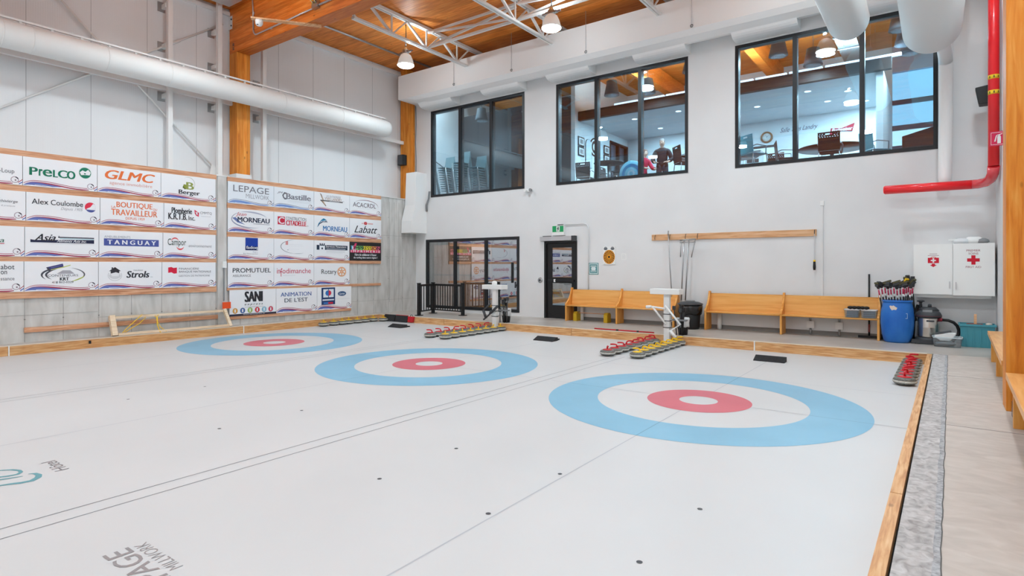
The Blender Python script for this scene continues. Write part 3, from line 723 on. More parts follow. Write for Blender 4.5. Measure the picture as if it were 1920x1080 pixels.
ROWS = [('yel', [(-11.16, y) for y in (2.70,3.02,3.31,3.54,3.84,4.12,4.43)] + [(-10.98, 4.66)], 'against the left kerb', 'yellow stones along the left kerb', None),
        ('red', [(-7.07, 2.62+.294*i) for i in range(8)], 'beside the first white post', 'red stones beside the first white post', [36,50,30,215,40,28,36,216]),
        ('yel', [(-6.60, 2.62+.294*i) for i in range(8)], 'beside the first white post', 'yellow stones beside the first white post', None),
        ('red', [(-2.52, 2.56+.30*i) for i in range(8)], 'beside the second white post', 'red stones beside the second white post', [124,36,34,215,216,38,216,30]),
        ('yel', [(-1.96, 2.62+.294*i) for i in range(8)], 'beside the second white post', 'yellow stones beside the second white post', [40,150,165,140,150,160,148,214]),
        ('red', [(2.0+.0165*i*.29, 2.60+.294*i) for i in range(8)], 'in the right corner row', 'red stones in the right corner', [94,66,190,110,60,-150,30,170])]
for kind, pts, where, grp, rots in ROWS:
    for i, (x, y) in enumerate(pts):
        rot = math.radians(rots[i]) if rots else math.radians(random.uniform(124, 146))
        lab = '%s-handled grey curling stone %s, %s from the camera' % ('red' if kind == 'red' else 'yellow', where, ORD[i])
        if 'left kerb' in where and i == 7: lab = 'yellow-handled grey curling stone set apart beside the black mat'
        place_stone(kind, x, y, rot, lab, grp)

# hacks
def hack(label, x):
    t = thing('hack', label, 'foothold', (x, 3.75, 0), 0, 'curling hacks')
    b = MB(); b.hexa([(-.25,-.20,.0),(.25,-.20,.0),(.25,.0,.0),(-.25,.0,.0),(-.25,-.20,.012),(.25,-.20,.012),(.25,-.02,.085),(-.25,-.02,.085)]); b.build('ramp', M_rubber, t)
    b = MB(); b.box(-.24,.0,.0,.20,.19,.03); b.box(.10,-.02,.0,.24,.05,.075); b.build('block', M_rubber, t)
    b = MB()
    for k in range(9): yy = -.185 + k*.018; b.bar((-.245,yy,.0145+(yy+.2)*.405), (.245,yy,.0145+(yy+.2)*.405), .006, .003)
    b.build('grip_ribs', M_dgrey, t)
    return t
h0 = hack('black rubber hack in front of the blue barrel, right sheet', .03)
dup(h0, (-4.62, 3.80, 0), 0, 'black rubber hack between the two white posts, middle sheet')
dup(h0, (-9.35, 3.80, 0), 0, 'black rubber hack in front of the railing, left sheet')

# ------------------------------------------------------------------ white posts with measuring gear
def tpost(label, x, flat):
    t = thing('tee_post', label, 'post', (x, 4.755, .004)); 
    b = MB(); b.box(-.062,-.05,0,.062,.05,1.05); b.build('upright', M_plast, t, (0,0,0), .006)
    b = MB(); b.box(-.34,-.12,1.045,.30,.14,1.16); b.build('top_box', M_plast, t, (0,0,0), .01)
    if flat:
        b = MB(); b.lathe([(.07,0),(.07,.06),(.05,.09),(.02,.10)], (-.02,0,1.16), 14); b.build('top_sensor', M_plast, t)
    b = MB()
    for z in (.62,.48,.34): b.box(-.075,-.06,z,.075,.06,z+.015)
    b.build('clamp', M_dgrey, t)
    return t
tpost('white T-shaped post at the far kerb nearer the door', -6.83, True)
tpost('white T-shaped post at the far kerb in front of the black bin', -2.235, False)
def stabilizer(label, x, s, m, z0=.72):
    """curling slider aid: bent tube frame with grips, hung on the post"""
    t = thing('slider_stabilizer', label, 'curling aid', (x, 4.66, z0))
    b = MB()
    if s > 0: pts = [(-.42,-.02,.05),(-.28,-.02,.06),(.02,-.02,-.30)]; p2 = [(.0,-.02,.10),(.33,-.03,-.28),(.12,-.04,-.42),(.24,-.05,-.56)]
    else: pts = [(.16,-.02,.02),(-.10,-.02,-.20),(-.28,-.03,-.34)]; p2 = [(-.06,-.02,.08),(-.30,-.02,-.10),(-.20,-.03,-.30)]
    b.tube(pts, .022, 8); b.tube(p2, .022, 8); b.build('frame', m, t)
    b = MB(); b.tube([pts[0], tuple(Vector(pts[0]).lerp(Vector(pts[1]), .8))], .034, 8); b.build('grip', m if s > 0 else M_dgrey, t)
    b = MB(); b.tube([p2[-2], p2[-1]], .034, 8); b.build('grip', m if s > 0 else M_dgrey, t)
    b = MB(); q = Vector(pts[1]).lerp(Vector(p2[1]), .3); b.tube([pts[1], (q.x+.1,-.02,q.z+.07)], .02, 8); b.build('cross_tube', m, t)
    return t
stabilizer('dark grey tubular delivery aid hung on the post nearer the door', -6.83, -1, M_dgrey, .60)
stabilizer('white tubular delivery aid hung on the post before the black bin', -2.235, 1, M_plast, .72)
def stick_bundle(label, x, n, seed):
    t = thing('delivery_stick_bundle', label, 'curling aid', (x, 4.87, .185))
    random.seed(seed)
    for i in range(n):
        b = MB(); a = random.uniform(-.02,.22); c = a + random.uniform(-.06,.06); h = .50 + random.uniform(-.05,.12)
        b.tube([(a,.03+.008*i,.0),(c,.03+.01*i,h)], .012, 7); b.box(c-.03,.01+.01*i,h-.03,c+.03,.05+.01*i,h+.05); b.build('stick', M_dgrey if i % 3 else M_black, t)
    b = MB(); b.box(-.04,.0,.30,.26,.10,.335); b.build('holder', M_grey, t)
    return t
stick_bundle('bundle of dark delivery sticks behind the post nearer the door', -6.78, 6, 5)
stick_bundle('bundle of dark delivery sticks behind the post before the black bin', -2.13, 7, 6)
def basket(label, x):
    t = thing('waste_basket', label, 'bin', (x, 5.10, ZF+.002))
    b = MB(); b.lathe([(.001,0),(.095,0),(.125,.27),(.118,.27),(.09,.012),(.001,.012)], (0,0,0), 18); b.build('bucket', M_black, t)
    b = MB(); random.seed(2); b.lathe([(.127,.17),(.132,.24),(.135,.33),(.12,.36),(.10,.33)], (0,0,0), 14); b.v = [(p[0]*random.uniform(.95,1.08), p[1]*random.uniform(.95,1.08), p[2]+random.uniform(-.015,.015)) for p in b.v]; b.build('liner', M_liner, t)
    return t
bk = basket('small black bin with a white liner behind the post nearer the door', -6.73)
dup(bk, (-2.02, 5.10, ZF+.002), .5, 'small black bin with a white liner behind the post before the big bin')
b = MB(); b.tube([(-4.05,4.93,.198),(-2.60,4.93,.198)], .014, 8); b.tube([(-3.5,4.93,.198),(-3.44,4.93,.198)], .018, 8, 1); b.tube([(-3.0,4.93,.198),(-2.95,4.93,.198)], .018, 8, 1)
solo(b, 'marker_pole', [M_redp, M_black], 'long red pole lying on the far kerb left of the second post', 'pole', (-3.3,4.93,.19))

# ------------------------------------------------------------------ black guard railing
t = thing('guard_railing', 'black metal guard railing in front of the glazing, far left', 'railing', (-10.0, 5.6, ZF)); o = t.location
PR = [(-10.02,5.19),(-10.27,6.05),(-8.95,5.93)]
for (x, y) in PR:
    b = MB(); b.box(x-.04,y-.04,ZF,x+.04,y+.04,1.13); b.box(x-.048,y-.048,1.13,x+.048,y+.048,1.145); b.build('post', M_black, t, o)
    b = MB(); b.box(x-.09,y-.09,ZF+.001,x+.09,y+.09,ZF+.02); b.build('base_plate', M_black, t, o)
for (p, q, n) in ((PR[0],PR[1],5),(PR[1],PR[2],11)):
    b = MB(); b.bar((p[0],p[1],1.07),(q[0],q[1],1.07),.045,.06); b.build('top_rail', M_black, t, o)
    b = MB(); b.bar((p[0],p[1],.30),(q[0],q[1],.30),.04,.035); b.build('bottom_rail', M_black, t, o)
    for k in range(1, n+1):
        f = k/(n+1); x = p[0]+(q[0]-p[0])*f; y = p[1]+(q[1]-p[1])*f
        b = MB(); b.box(x-.010,y-.010,.30,x+.010,y+.010,1.05); b.build('baluster', M_black, t, o)

# ------------------------------------------------------------------ pews
def pew(label, xs, loc_y=6.32):
    x0 = xs[0]; t = thing('pew', label, 'bench', ((xs[0]+xs[-1])/2, 6.5, ZF+.001)); o = t.location
    endp = [(6.33,ZF+.001),(6.33,.585),(6.315,.625),(6.34,.66),(6.42,.70),(6.50,.77),(6.57,.88),(6.62,1.00),(6.64,1.065),(6.705,1.065),(6.72,.9),(6.73,ZF+.001)]
    for x in xs:
        b = MB(); b.prism(endp, lambda u, v, d: (d, u, v), x-.022, x+.022); b.build('end_panel', M_pewend, t, o, .006)
    for xa, xb in zip(xs[:-1], xs[1:]):
        b = MB(); b.box(xa+.023,6.345,.575,xb-.023,6.66,.605); b.tube([(xa+.023,6.345,.59),(xb-.023,6.345,.59)], .017, 8); b.build('seat', M_pew, t, o)
        b = MB(); b.hexa([(xa+.023,6.60,.60),(xb-.023,6.60,.60),(xb-.023,6.625,.60),(xa+.023,6.625,.60),(xa+.023,6.665,1.0),(xb-.023,6.665,1.0),(xb-.023,6.69,1.0),(xa+.023,6.69,1.0)]); b.build('backrest', M_pew, t, o)
        b = MB(); b.tube([(xa+.023,6.678,1.0),(xb-.023,6.678,1.0)], .016, 8); b.build('top_rail', M_pew, t, o)
    return t
pew('long oak pew by the door, left of the black bin', (-5.66,-4.18,-2.70))
pew('long oak pew right of the black bin', (-1.94,-.33,1.44))
t = thing('floor_stand', 'low stand with two yellow end blocks under the left pew', 'stand', (-4.95,6.45,ZF+.001)); o = t.location
for x in (-5.42,-4.52):
    b = MB(); b.prism([(6.40,ZF+.002),(6.62,ZF+.002),(6.62,.38),(6.58,.43),(6.44,.43),(6.40,.38)], lambda u, v, d: (d, u, v), x-.05, x+.05); b.build('end_block', M_mustard, t, o)
b = MB(); b.tube([(-5.37,6.5,.40),(-4.57,6.5,.40)], .013, 8); b.build('cross_bar', mat('bare_copper', (196,150,120), .5), t, o)
# outlets and conduits under the right pew
for x in (.18, .72):
    t = thing('outlet_box', 'white wall outlet box under the right pew, %s' % ('left one' if x < .5 else 'right one'), 'outlet', (x, 6.74, .36)); o = t.location
    b = MB(); b.box(x-.07,6.70,.32,x+.07,6.757,.47); b.box(x-.04,6.695,.36,x+.04,6.70,.43); b.build('box', M_plast, t, o)
    for (za, zb) in ((.19,.32),(.47,.60)):
        b = MB(); b.tube([(x,6.735,za),(x,6.735,zb)], .02, 8); b.build('conduit', M_chrome, t, o)
b = MB(); b.tube([(-5.30,6.72,.19),(-5.30,6.72,.42)], .07, 12); b.lathe([(.07,.19),(.09,.19),(.09,.22),(.07,.24)], (-5.30,6.72,0), 12)
b2 = MB(); b2.tube([(-1.72,6.68,ZF+.002),(-1.72,6.68,.57)], .05, 12); solo(b2, 'drain_pipe', [M_plast], 'white pipe stub under the left end of the right pew', 'pipe', (-1.72,6.68,ZF))
b2 = MB(); b2.tube([(-5.35,6.66,ZF+.002),(-5.35,6.66,.57)], .05, 12); solo(b2, 'drain_pipe', [M_plast], 'white pipe stub under the left end of the left pew', 'pipe', (-5.35,6.66,ZF))

# big black bin
t = thing('rubbish_bin', 'large round black bin with bag and lid between the pews', 'bin', (-2.30, 6.36, ZF+.001)); 
b = MB(); b.lathe([(.001,0),(.20,0),(.215,.06),(.245,.56),(.235,.56),(.19,.01),(.001,.01)], (0,0,0), 26); b.build('barrel', M_black, t)
b = MB(); random.seed(9)
V0 = []
b.lathe([(.250,.36),(.272,.42),(.278,.50),(.266,.56),(.24,.565)], (0,0,0), 26); b.v = [(p[0]*random.uniform(.97,1.05), p[1]*random.uniform(.97,1.05), p[2]+random.uniform(-.035,.012)*(1 if p[2] < .45 else .2)) for p in b.v]; b.build('bag', M_bag, t)
b = MB(); b.lathe([(.285,.565),(.29,.575),(.285,.59),(.20,.625),(.10,.64),(.001,.645)], (0,0,0), 26); b.build('lid', M_dgrey, t)
b = MB(); b.box(-.10,-.05,.630,.10,.05,.665); b.build('lid_handle', M_grey, t, (0,0,0), .01)

# wall rack with poles
t = thing('wall_rack', 'long pale wooden board with hooks on the back wall', 'rack', (-1.55, 6.75, 2.36)); o = t.location
b = MB(); b.box(-3.405,6.735,2.285,.294,6.769,2.43); b.build('board', M_pineX, t, o, .004)
for x in (-3.30,-2.92,-2.53,-2.24,.262):
    b = MB(); b.tube([(x,6.735,2.42),(x,6.70,2.40),(x,6.68,2.33),(x,6.69,2.30)], .007, 6); b.build('hook', M_black, t, o)
def pole(x0, x1, lab, z1=2.40, z0=.86, y=6.69):
    b = MB(); b.tube([(x0,y,z1),((x0+x1)/2-.008,y,(z0+z1)/2),(x1,y,z0)], .014, 8); b.tube([(x0,y,z1-.06),(x0,y,z1+.05)], .018, 8)
    solo(b, 'metal_pole', [M_chrome], lab, 'pole', (x0,y,z0))
pole(-2.945,-2.84,'thin grey metal pole leaning alone below the wooden rack', 2.46, .70, 6.66)
t = thing('ice_scraper', 'grey metal rake frame with two long poles hung on the rack', 'rake', (-2.45,6.62,2.26)); o = t.location
b = MB(); b.tube([(-2.64,6.62,2.27),(-2.26,6.62,2.29)], .014, 8); b.tube([(-2.64,6.62,2.21),(-2.26,6.62,2.215)], .012, 8); b.tube([(-2.61,6.62,2.27),(-2.625,6.62,1.86)], .012, 8); b.tube([(-2.27,6.62,2.27),(-2.36,6.62,1.85)], .012, 8); b.build('rake_frame', M_chrome, t, o)
for (xa, xb) in ((-2.53,-2.60),(-2.42,-2.50)):
    b = MB(); b.tube([(xa,6.60,2.28),(xb,6.60,.82)], .016, 8); b.build('handle', M_chrome, t, o)
t = thing('ice_saw', 'slim tool with black grip hanging from the right end of the rack', 'tool', (.262,6.685,1.58)); o = t.location
b = MB(); b.box(.255,6.675,1.76,.269,6.69,2.33); b.build('blade', M_alu, t, o)
b = MB(); b.tube([(.262,6.682,1.56),(.262,6.682,1.62),(.262,6.682,1.74)], [.022,.03,.022], 10); b.build('grip', M_black, t, o)
b = MB(); b.tube([(.262,6.682,1.74),(.262,6.682,1.775)], .024, 10); b.build('collar', M_yel, t, o)
t = thing('conduit', 'white wall conduit right of the wooden rack', 'conduit', (.4,6.76,1.0)); o = t.location
b = MB(); b.box(.385,6.745,1.0,.415,6.769,2.929); b.build('pipe', M_white, t, o)
b = MB(); b.box(.365,6.735,2.93,.435,6.769,3.03); b.build('junction', M_plast, t, o)

# door side fittings
t = thing('exit_sign', 'green running man exit sign above the black door', 'sign', (-6.12,6.70,2.60)); o = t.location
b = MB(); b.box(-6.31,6.68,2.50,-5.93,6.769,2.775); b.build('housing', M_plast, t, o)
fn = lambda u, v, d: (-6.30+u*.36, 6.68+d, 2.59+v*.17)
b = MB(); b.poly([(0,0),(1,0),(1,1),(0,1)], fn, -.001); b.build('panel', emit('exit_green', (20,130,76), .35), t, o)
b = MB(); b.poly([(.36,.06),(.66,.06),(.66,.94),(.36,.94)], fn, -.002, 0)
for P in ([(.50,.78),(.56,.78),(.56,.90),(.50,.90)], [(.46,.45),(.55,.45),(.57,.75),(.48,.75)], [(.42,.12),(.46,.12),(.53,.42),(.47,.45)], [(.60,.22),(.63,.28),(.55,.48),(.50,.46)], [(.38,.52),(.41,.50),(.49,.68),(.48,.74)], [(.56,.70),(.64,.56),(.62,.53),(.55,.62)]): b.poly(P, fn, -.003, 1)
b.build('pictogram', [M_plast, ink((16,60,40))], t, o)
b = MB(); b.box(-6.14,6.69,2.776,-5.98,6.75,2.80); b.build('lamp_bar', M_black, t, o)
b = MB(); b.tube([(-5.93,6.74,2.79),(-5.35,6.74,2.80),(-5.25,6.74,2.77),(-5.20,6.74,2.68),(-5.20,6.74,.9)], .014, 8)
solo(b, 'conduit', [M_white], 'thin white conduit bending down right of the exit sign', 'conduit', (-5.2,6.75,1))
b = MB(); b.lathe([(.001,-.02),(.06,-.02),(.075,-.012),(.078,0)], (-6.765,6.768,1.245), 22, 0, True, 1); b.lathe([(.001,-.0225),(.03,-.0225),(.03,-.02)], (-6.765,6.768,1.245), 14, 1, True, 1)
b.v = [(p[0],p[1],p[2]) for p in b.v]
solo(b, 'push_button', [M_chrome, M_dgrey], 'round steel door push button left of the black door', 'button', (-6.765,6.76,1.245))
# curling score dial
t = thing('draw_dial', 'orange numbered dial on a white board right of the door', 'wall sign', (-4.58,6.75,1.9)); o = t.location
b = MB(); b.box(-4.765,6.75,1.69,-4.415,6.769,2.16); b.build('board', M_plast, t, o)
fn = lambda u, v, d: (-4.59+u, 6.75+d, 1.885+v)
b = MB(); b.ell(0,0,.168,.185,fn,-.002,0,40)
for k in range(20):
    a = 2*PI*k/20; c = .05
    b.poly([(.05*math.cos(a-.05),.055*math.sin(a-.05)),(.05*math.cos(a+.05),.055*math.sin(a+.05)),(.158*math.cos(a+.085),.172*math.sin(a+.085)),(.158*math.cos(a-.085),.172*math.sin(a-.085))], fn, -.003, 1)
b.ell(0,0,.03,.033,fn,-.004,1,16); b.build('dial', [ink((240,160,40)), ink((60,44,30))], t, o)
b = MB()
for s in (-.1,.1): b.ell(s,.215,.055,.035,fn,-.002,0,16); b.ring(s,.235,.04,.035,.012,.012,fn,-.003,0,0,180,12)
b.build('printed_stones', ink((110,112,116)), t, o)
t = thing('notice', 'teal framed notice on the wall left of the orange dial', 'notice', (-5.05,6.76,1.57)); o = t.location
fn = lambda u, v, d: (-5.20+u*.29, 6.762+d, 1.42+v*.31)
b = MB(); b.box(-5.20,6.762,1.42,-4.91,6.769,1.73); b.build('sheet', ink((90,150,152)), t, o)
b = MB(); b.poly([(.06,.06),(.94,.06),(.94,.94),(.06,.94)], fn, -.001, 0); b.poly([(.12,.12),(.88,.12),(.88,.88),(.12,.88)], fn, -.002, 1); b.ell(.5,.5,.24,.20,fn,-.003,0,20)
for y in (.74,.66,.22,.3):
    b.poly([(.2,y),(.8,y),(.8,y+.04),(.2,y+.04)], fn, -.003, 0)
b.build('print', [ink((226,236,236)), ink((80,142,146))], t, o)
b = MB(); b.box(-4.245,6.764,1.81,-4.11,6.769,1.97)
fn = lambda u, v, d: (-4.245+u*.135, 6.764+d, 1.81+v*.16)
for k in range(6): b.poly([(.12,.15+.13*k),(.85,.15+.13*k),(.85,.18+.13*k),(.12,.18+.13*k)], fn, -.001, 1)
solo(b, 'notice', [M_plast, ink((196,196,200))], 'small white paper notice right of the orange dial', 'notice', (-4.18,6.766,1.9))
t = thing('emergency_light', 'small twin-head emergency light below the left window', 'light', (-7.15,6.72,3.82)); o = t.location
b = MB(); b.box(-7.20,6.72,3.79,-7.08,6.769,3.87); b.build('body', M_plast, t, o)
for x in (-7.22,-7.04):
    b = MB(); b.lathe([(.045,-.05),(.04,0),(.02,.05)], (x,6.70,3.83), 12, 0, True, 1); b.build('head', M_grey if x > -7.1 else M_plast, t, o)

# left wall bits
b = MB(); b.box(-11.746,-3.613,.37,-11.71,.09,.465)
solo(b, 'wall_plank', [M_pine], 'long bare plank fixed low on the concrete wall', 'plank', (-11.73,-1.7,.41))
t = thing('timber_rack', 'pale lumber frame leaning on the left kerb with yellow cord', 'frame', (-11.5,-.9,ZF+.002)); o = t.location
A = (-11.46,-2.15); B = (-11.46,.20)
b = MB(); b.bar((-11.46,-2.13,.215),(-11.46,.24,.215),.06,.05); b.build('rail', M_pale, t, o)
b = MB(); b.bar((-11.62,-2.13,.56),(-11.62,.16,.56),.06,.05); b.build('rail', M_pale, t, o)
b = MB(); b.bar((-11.46,-2.19,.19),(-11.63,-2.19,.60),.09,.10,0,(0,1,0)); b.build('end_piece', M_pale, t, o)
b = MB(); b.bar((-11.44,.26,.19),(-11.63,.20,.60),.06,.07,0,(0,1,0)); b.build('end_piece', M_pale, t, o)
b = MB(); b.tube([(-11.46,-2.05,.24),(-11.5,-1.95,.33),(-11.60,-1.62,.59),(-11.60,-1.55,.52),(-11.55,-1.7,.40),(-11.47,-2.0,.25)], .008, 6)
b.tube([(-11.61,-1.38,.56),(-11.56,-1.33,.5),(-11.5,-1.36,.36),(-11.43,-1.33,.20),(-11.43,-1.28,.16)], .010, 6); b.tube([(-11.59,-1.30,.56),(-11.55,-1.36,.47),(-11.48,-1.30,.3),(-11.43,-1.20,.20)], .008, 6)
b.build('cord', M_yel, t, o)
b = MB(); b.box(-11.66,.17,.61,-11.62,.36,.765); b.box(-11.724,.25,.66,-11.66,.29,.70, 1)
solo(b, 'orange_flag', [ink((236,84,34)), M_grey], 'small bright orange plate on the wall right of the wooden frame', 'plate', (-11.64,.26,.7))
b = MB(); b.box(-11.724,.19,1.60,-11.66,.28,1.76, 0); b.box(-11.724,.225,.80,-11.70,.25,1.60, 1)
solo(b, 'switch_box', [M_plast, M_grey], 'white switch box with conduit between the two sign groups', 'switch', (-11.7,.23,1.65))
# ------------------------------------------------------------------ right corner: barrel, brooms, vacuum, totes, cabinet
t = thing('plastic_barrel', 'blue plastic barrel with a torn label holding brooms', 'barrel', (1.745, 6.36, ZF+.001))
b = MB(); b.lathe([(.001,0),(.20,0),(.225,.03),(.255,.16),(.272,.34),(.274,.48),(.262,.64),(.240,.75),(.236,.77),(.25,.775),(.252,.805),(.236,.81),(.228,.79),(.228,.70),(.25,.5),(.21,.02),(.001,.02)], (0,0,0), 36); b.build('drum', M_blue, t)
b = MB()
def bf(u, v, d): a = math.radians(-118+u*60); r = .2535 + (.70-v)*.16; return (r*math.cos(a), r*math.sin(a), v)
b.poly([(.02,.70),(.10,.71),(.2,.70),(.28,.715),(.40,.69),(.52,.67),(.45,.63),(.30,.635),(.2,.62),(.08,.66)], bf, 0)
b.build('torn_label', mat('torn_label_paper', (226,206,190), .8), t)
b = MB()
for q in ([(.98,.47),(1.1,.47),(1.1,.48),(.98,.48)], [(1.0,.56),(1.1,.56),(1.1,.57),(1.0,.57)], [(1.08,.47),(1.11,.47),(1.11,.57),(1.08,.57)]): b.poly([(u, v) for u, v in q], lambda u, v, d: (.278*math.cos(math.radians(-118+u*60)), .278*math.sin(math.radians(-118+u*60)), v), 0)
b.build('print', ink((190,214,236)), t)
M_bpink = mat('broom_pink_shaft', (222,66,104), .35); M_bwhite = mat('broom_white_shaft', (240,236,236), .35); M_olive = mat('broom_olive_pad', (88,82,58), .8)
def broom(i, foot, top, hx, hdir, hm, lab):
    t = thing('curling_broom', lab, 'broom', foot, 0, 'brooms in the blue barrel'); o = t.location
    p = [Vector(foot).lerp(Vector(top), f) for f in (0, .45, .80, .85, .93, 1)]
    b = MB(); b.tube(p[0:3], .013, 8, 0); b.tube(p[2:4], .0135, 8, 2); b.tube(p[3:6], .0132, 8, 1); b.tube([p[4].lerp(p[5], .3), p[4].lerp(p[5], .5)], .0140, 8, 2); b.build('shaft', [M_black, M_bpink, M_bwhite], t, o)
    b = MB(); h = Vector(top); d = Vector(hdir).normalized()
    b.lathe([(.001,-.02),(.024,-.015),(.026,.01),(.016,.035),(.001,.04)], (h.x,h.y,h.z-.01), 10, 0)
    b.bar(h-d*.02+Vector((0,0,.02)), h+d*hx+Vector((0,0,.035)), .055, .05, 0)
    b.build('head', M_dgrey, t, o)
    b = MB(); b.bar(h-d*.025+Vector((0,0,.055)), h+d*(hx+.01)+Vector((0,0,.07)), .065, .035, 0); b.build('pad', hm, t, o)
random.seed(4)
BR = []
for k in range(9): BR.append((1.56+.035*k, 1.44+.050*k, 1.225+.02*(k % 3), (random.uniform(-.5,1), random.uniform(-.6,-.1), random.uniform(-.05,.3)), (M_olive, M_dgrey, M_olive)[k % 3]))
for k in range(5): BR.append((1.80+.022*k, 1.865+.033*k, 1.25+.025*(k % 3), (random.uniform(-.3,.6), -.4, random.uniform(.2,.9)), (M_yel, M_olive, M_dgrey, M_olive, M_dgrey)[k]))
for k, (fx, tx, tz, hd, hm) in enumerate(BR):
    side = 'left cluster' if k < 9 else 'right cluster'; kk = k if k < 9 else k-9
    lab = 'pink and white curling broom in the blue barrel, %s, %s from left' % (side, ORD[kk] if 0 < kk < 7 else ('leftmost' if kk == 0 else 'number eight' if kk == 7 else 'rightmost'))
    if k == 9: lab = 'curling broom with a yellow pad in the blue barrel'
    broom(k, (fx+.02, 6.33+.012*(k % 4), .24), (tx, 6.29+.03*(k % 4), tz), .10, hd, hm, lab)
t = thing('push_broom', 'black push broom standing behind the right pew', 'broom', (1.25, 6.745, ZF)); o = t.location
b = MB(); b.tube([(1.25,6.75,.23),(1.25,6.75,1.48)], .016, 8); b.tube([(1.25,6.75,.30),(1.25,6.75,.46)], .018, 8, 1); b.build('handle', [M_black, mat('broom_red_sleeve', (150,84,86), .5)], t, o)
b = MB(); b.box(1.06,6.715,ZF+.002,1.42,6.766,.23); b.build('head', M_black, t, o)
def pbox(label, x):
    t = thing('storage_box', label, 'box', (x, 6.47, .6075)); 
    b = MB(); w = .135
    P = [(-w+.015,-.10,.002),(w-.015,-.10,.002),(w-.015,.09,.002),(-w+.015,.09,.002),(-w,-.115,.16),(w,-.115,.16),(w,.105,.16),(-w,.105,.16)]
    b.add(P, [(3,2,1,0),(0,1,5,4),(1,2,6,5),(2,3,7,6),(3,0,4,7)]); b.build('tub', M_clear, t)
    b = MB()
    for (a, c, d, e) in ((-w-.008,-.125,w+.008,-.11),(-w-.008,.10,w+.008,.115),(-w-.008,-.125,-w+.006,.115),(w-.006,-.125,w+.008,.115)): b.box(a,c,.155,d,e,.168)
    b.build('rim', M_plast, t)
    b = MB(); random.seed(int(x*100))
    for k in range(7): b.bar((-.10,-.08+.02*k,.02+.017*k), (.10,-.06+.015*k,.018+.018*k), .05, .018, k % 2)
    b.build('gloves', [mat('blue_grey_cloth', (104,116,130), .8), M_dgrey], t)
    return t
pbox('clear plastic box of dark gloves on the right pew, left one', .985)
pbox('clear plastic box of dark gloves on the right pew, right one', 1.275)
b = MB(); random.seed(31)
for k in range(5): x = .95+.07*k; b.lathe([(.001,-.03),(.045,-.01),(.05,.015),(.03,.035),(.001,.04)], (x,6.47+random.uniform(-.03,.03),.80), 9, 0, True, 2, 1.1, .8)
solo(b, 'glove_pile', [M_black], 'black gloves heaped on top of the clear boxes', 'gloves', (1.1,6.47,.78))

# shop vacuum
t = thing('shop_vacuum', 'steel shop vacuum with black top and hose', 'vacuum cleaner', (2.235, 6.45, ZF+.001))
b = MB(); b.lathe([(.001,0),(.20,0),(.215,.02),(.215,.075),(.18,.09),(.001,.09)], (0,0,.03), 24); b.bar((-.26,-.16,.045),(.26,-.16,.045),.12,.07)
b.build('base', M_dgrey, t)
for (x, y) in ((-.2,-.17),(.2,-.17),(-.18,.16),(.18,.16)):
    b = MB(); b.lathe([(.03,-.012),(.03,.012)], (x,y,.031), 12, 0, True, 0); b.build('caster', M_black, t)
b = MB(); b.lathe([(.165,.12),(.17,.14),(.17,.30),(.173,.31),(.17,.32),(.17,.475),(.165,.49)], (0,0,0), 30); b.build('tank', mat('polished_steel', (206,200,192), .22, .5, .9), t)
b = MB(); b.box(-.03,-.178,.42,.09,-.168,.45); b.build('nameplate', M_dgrey, t)
b = MB(); b.lathe([(.172,.488),(.205,.50),(.21,.53),(.19,.58),(.15,.625)], (0,0,0), 28, 0); b.lathe([(.15,.625),(.12,.66),(.10,.685),(.001,.69)], (0,0,0), 24, 0, True, 2, 1.15, .8)
b.tube([(-.12,0,.66),(-.12,0,.76),(-.12,0,.79)], [.03,.022,.04], 10); b.lathe([(.06,0),(.062,.02),(.03,.03)], (-.12,0,.785), 14); b.lathe([(.035,0),(.03,.05),(.001,.06)], (.02,0,.69), 10)
b.build('motor_head', M_dgrey, t)
b = MB(); b.box(-.09,-.17,.60,.06,-.12,.64); b.build('window', M_grey, t)
b = MB(); b.lathe([(.001,-.03),(.035,-.03),(.035,.02),(.02,.03)], (.185,-.06,.46), 14, 0, True, 0); b.lathe([(.206,.52),(.212,.525),(.206,.53)], (0,0,0), 28); b.build('red_fittings', mat('dark_red_plastic', (140,26,40), .4), t)
b = MB(); pts = [(.20,-.06,.46),(.30,-.07,.455),(.38,-.06,.42),(.43,-.04,.36),(.455,-.03,.28),(.45,-.04,.20),(.41,-.06,.13),(.36,-.05,.07)]
b.tube(pts, .026, 12); b.build('hose', M_black, t)
b = MB(); b.tube([(-.24,.10,.04),(-.22,.12,.5),(-.25,.12,.98)], [.022,.02,.017], 10); b.tube([(-.16,.08,.72),(-.22,.06,.5),(-.2,.02,.42)], .03, 8); b.build('wand', M_black, t)
# clear tote with white gear, teal tote
t = thing('clear_tote', 'clear plastic tote with a white jug on the floor by the vacuum', 'tote', (2.515, 6.09, ZF+.002))
b = MB(); P = [(-.19,-.12,.002),(.19,-.12,.002),(.19,.12,.002),(-.19,.12,.002),(-.215,-.14,.17),(.215,-.14,.17),(.215,.14,.17),(-.215,.14,.17)]
b.add(P, [(3,2,1,0),(0,1,5,4),(1,2,6,5),(2,3,7,6),(3,0,4,7)]); b.build('tub', M_clear, t)
b = MB()
for (a, c, d, e) in ((-.225,-.15,.225,-.137),(-.225,.137,.225,.15),(-.225,-.15,-.212,.15),(.212,-.15,.225,.15)): b.box(a,c,.165,d,e,.182)
b.build('rim', mat('clear_rim', (214,224,228), .3), t)
t2 = thing('white_jug', 'white plastic jug with black top lying in the clear tote', 'jug', (2.46, 6.09, ZF+.01))
b = MB(); b.prism([(-.13,.16),(-.05,.10),(.09,.10),(.17,.20),(.18,.245),(.08,.25),(-.04,.215),(-.13,.20)], lambda u, v, d: (u, d, v), -.06, .06); b.build('body', M_plast, t2, (0,0,0), .01)
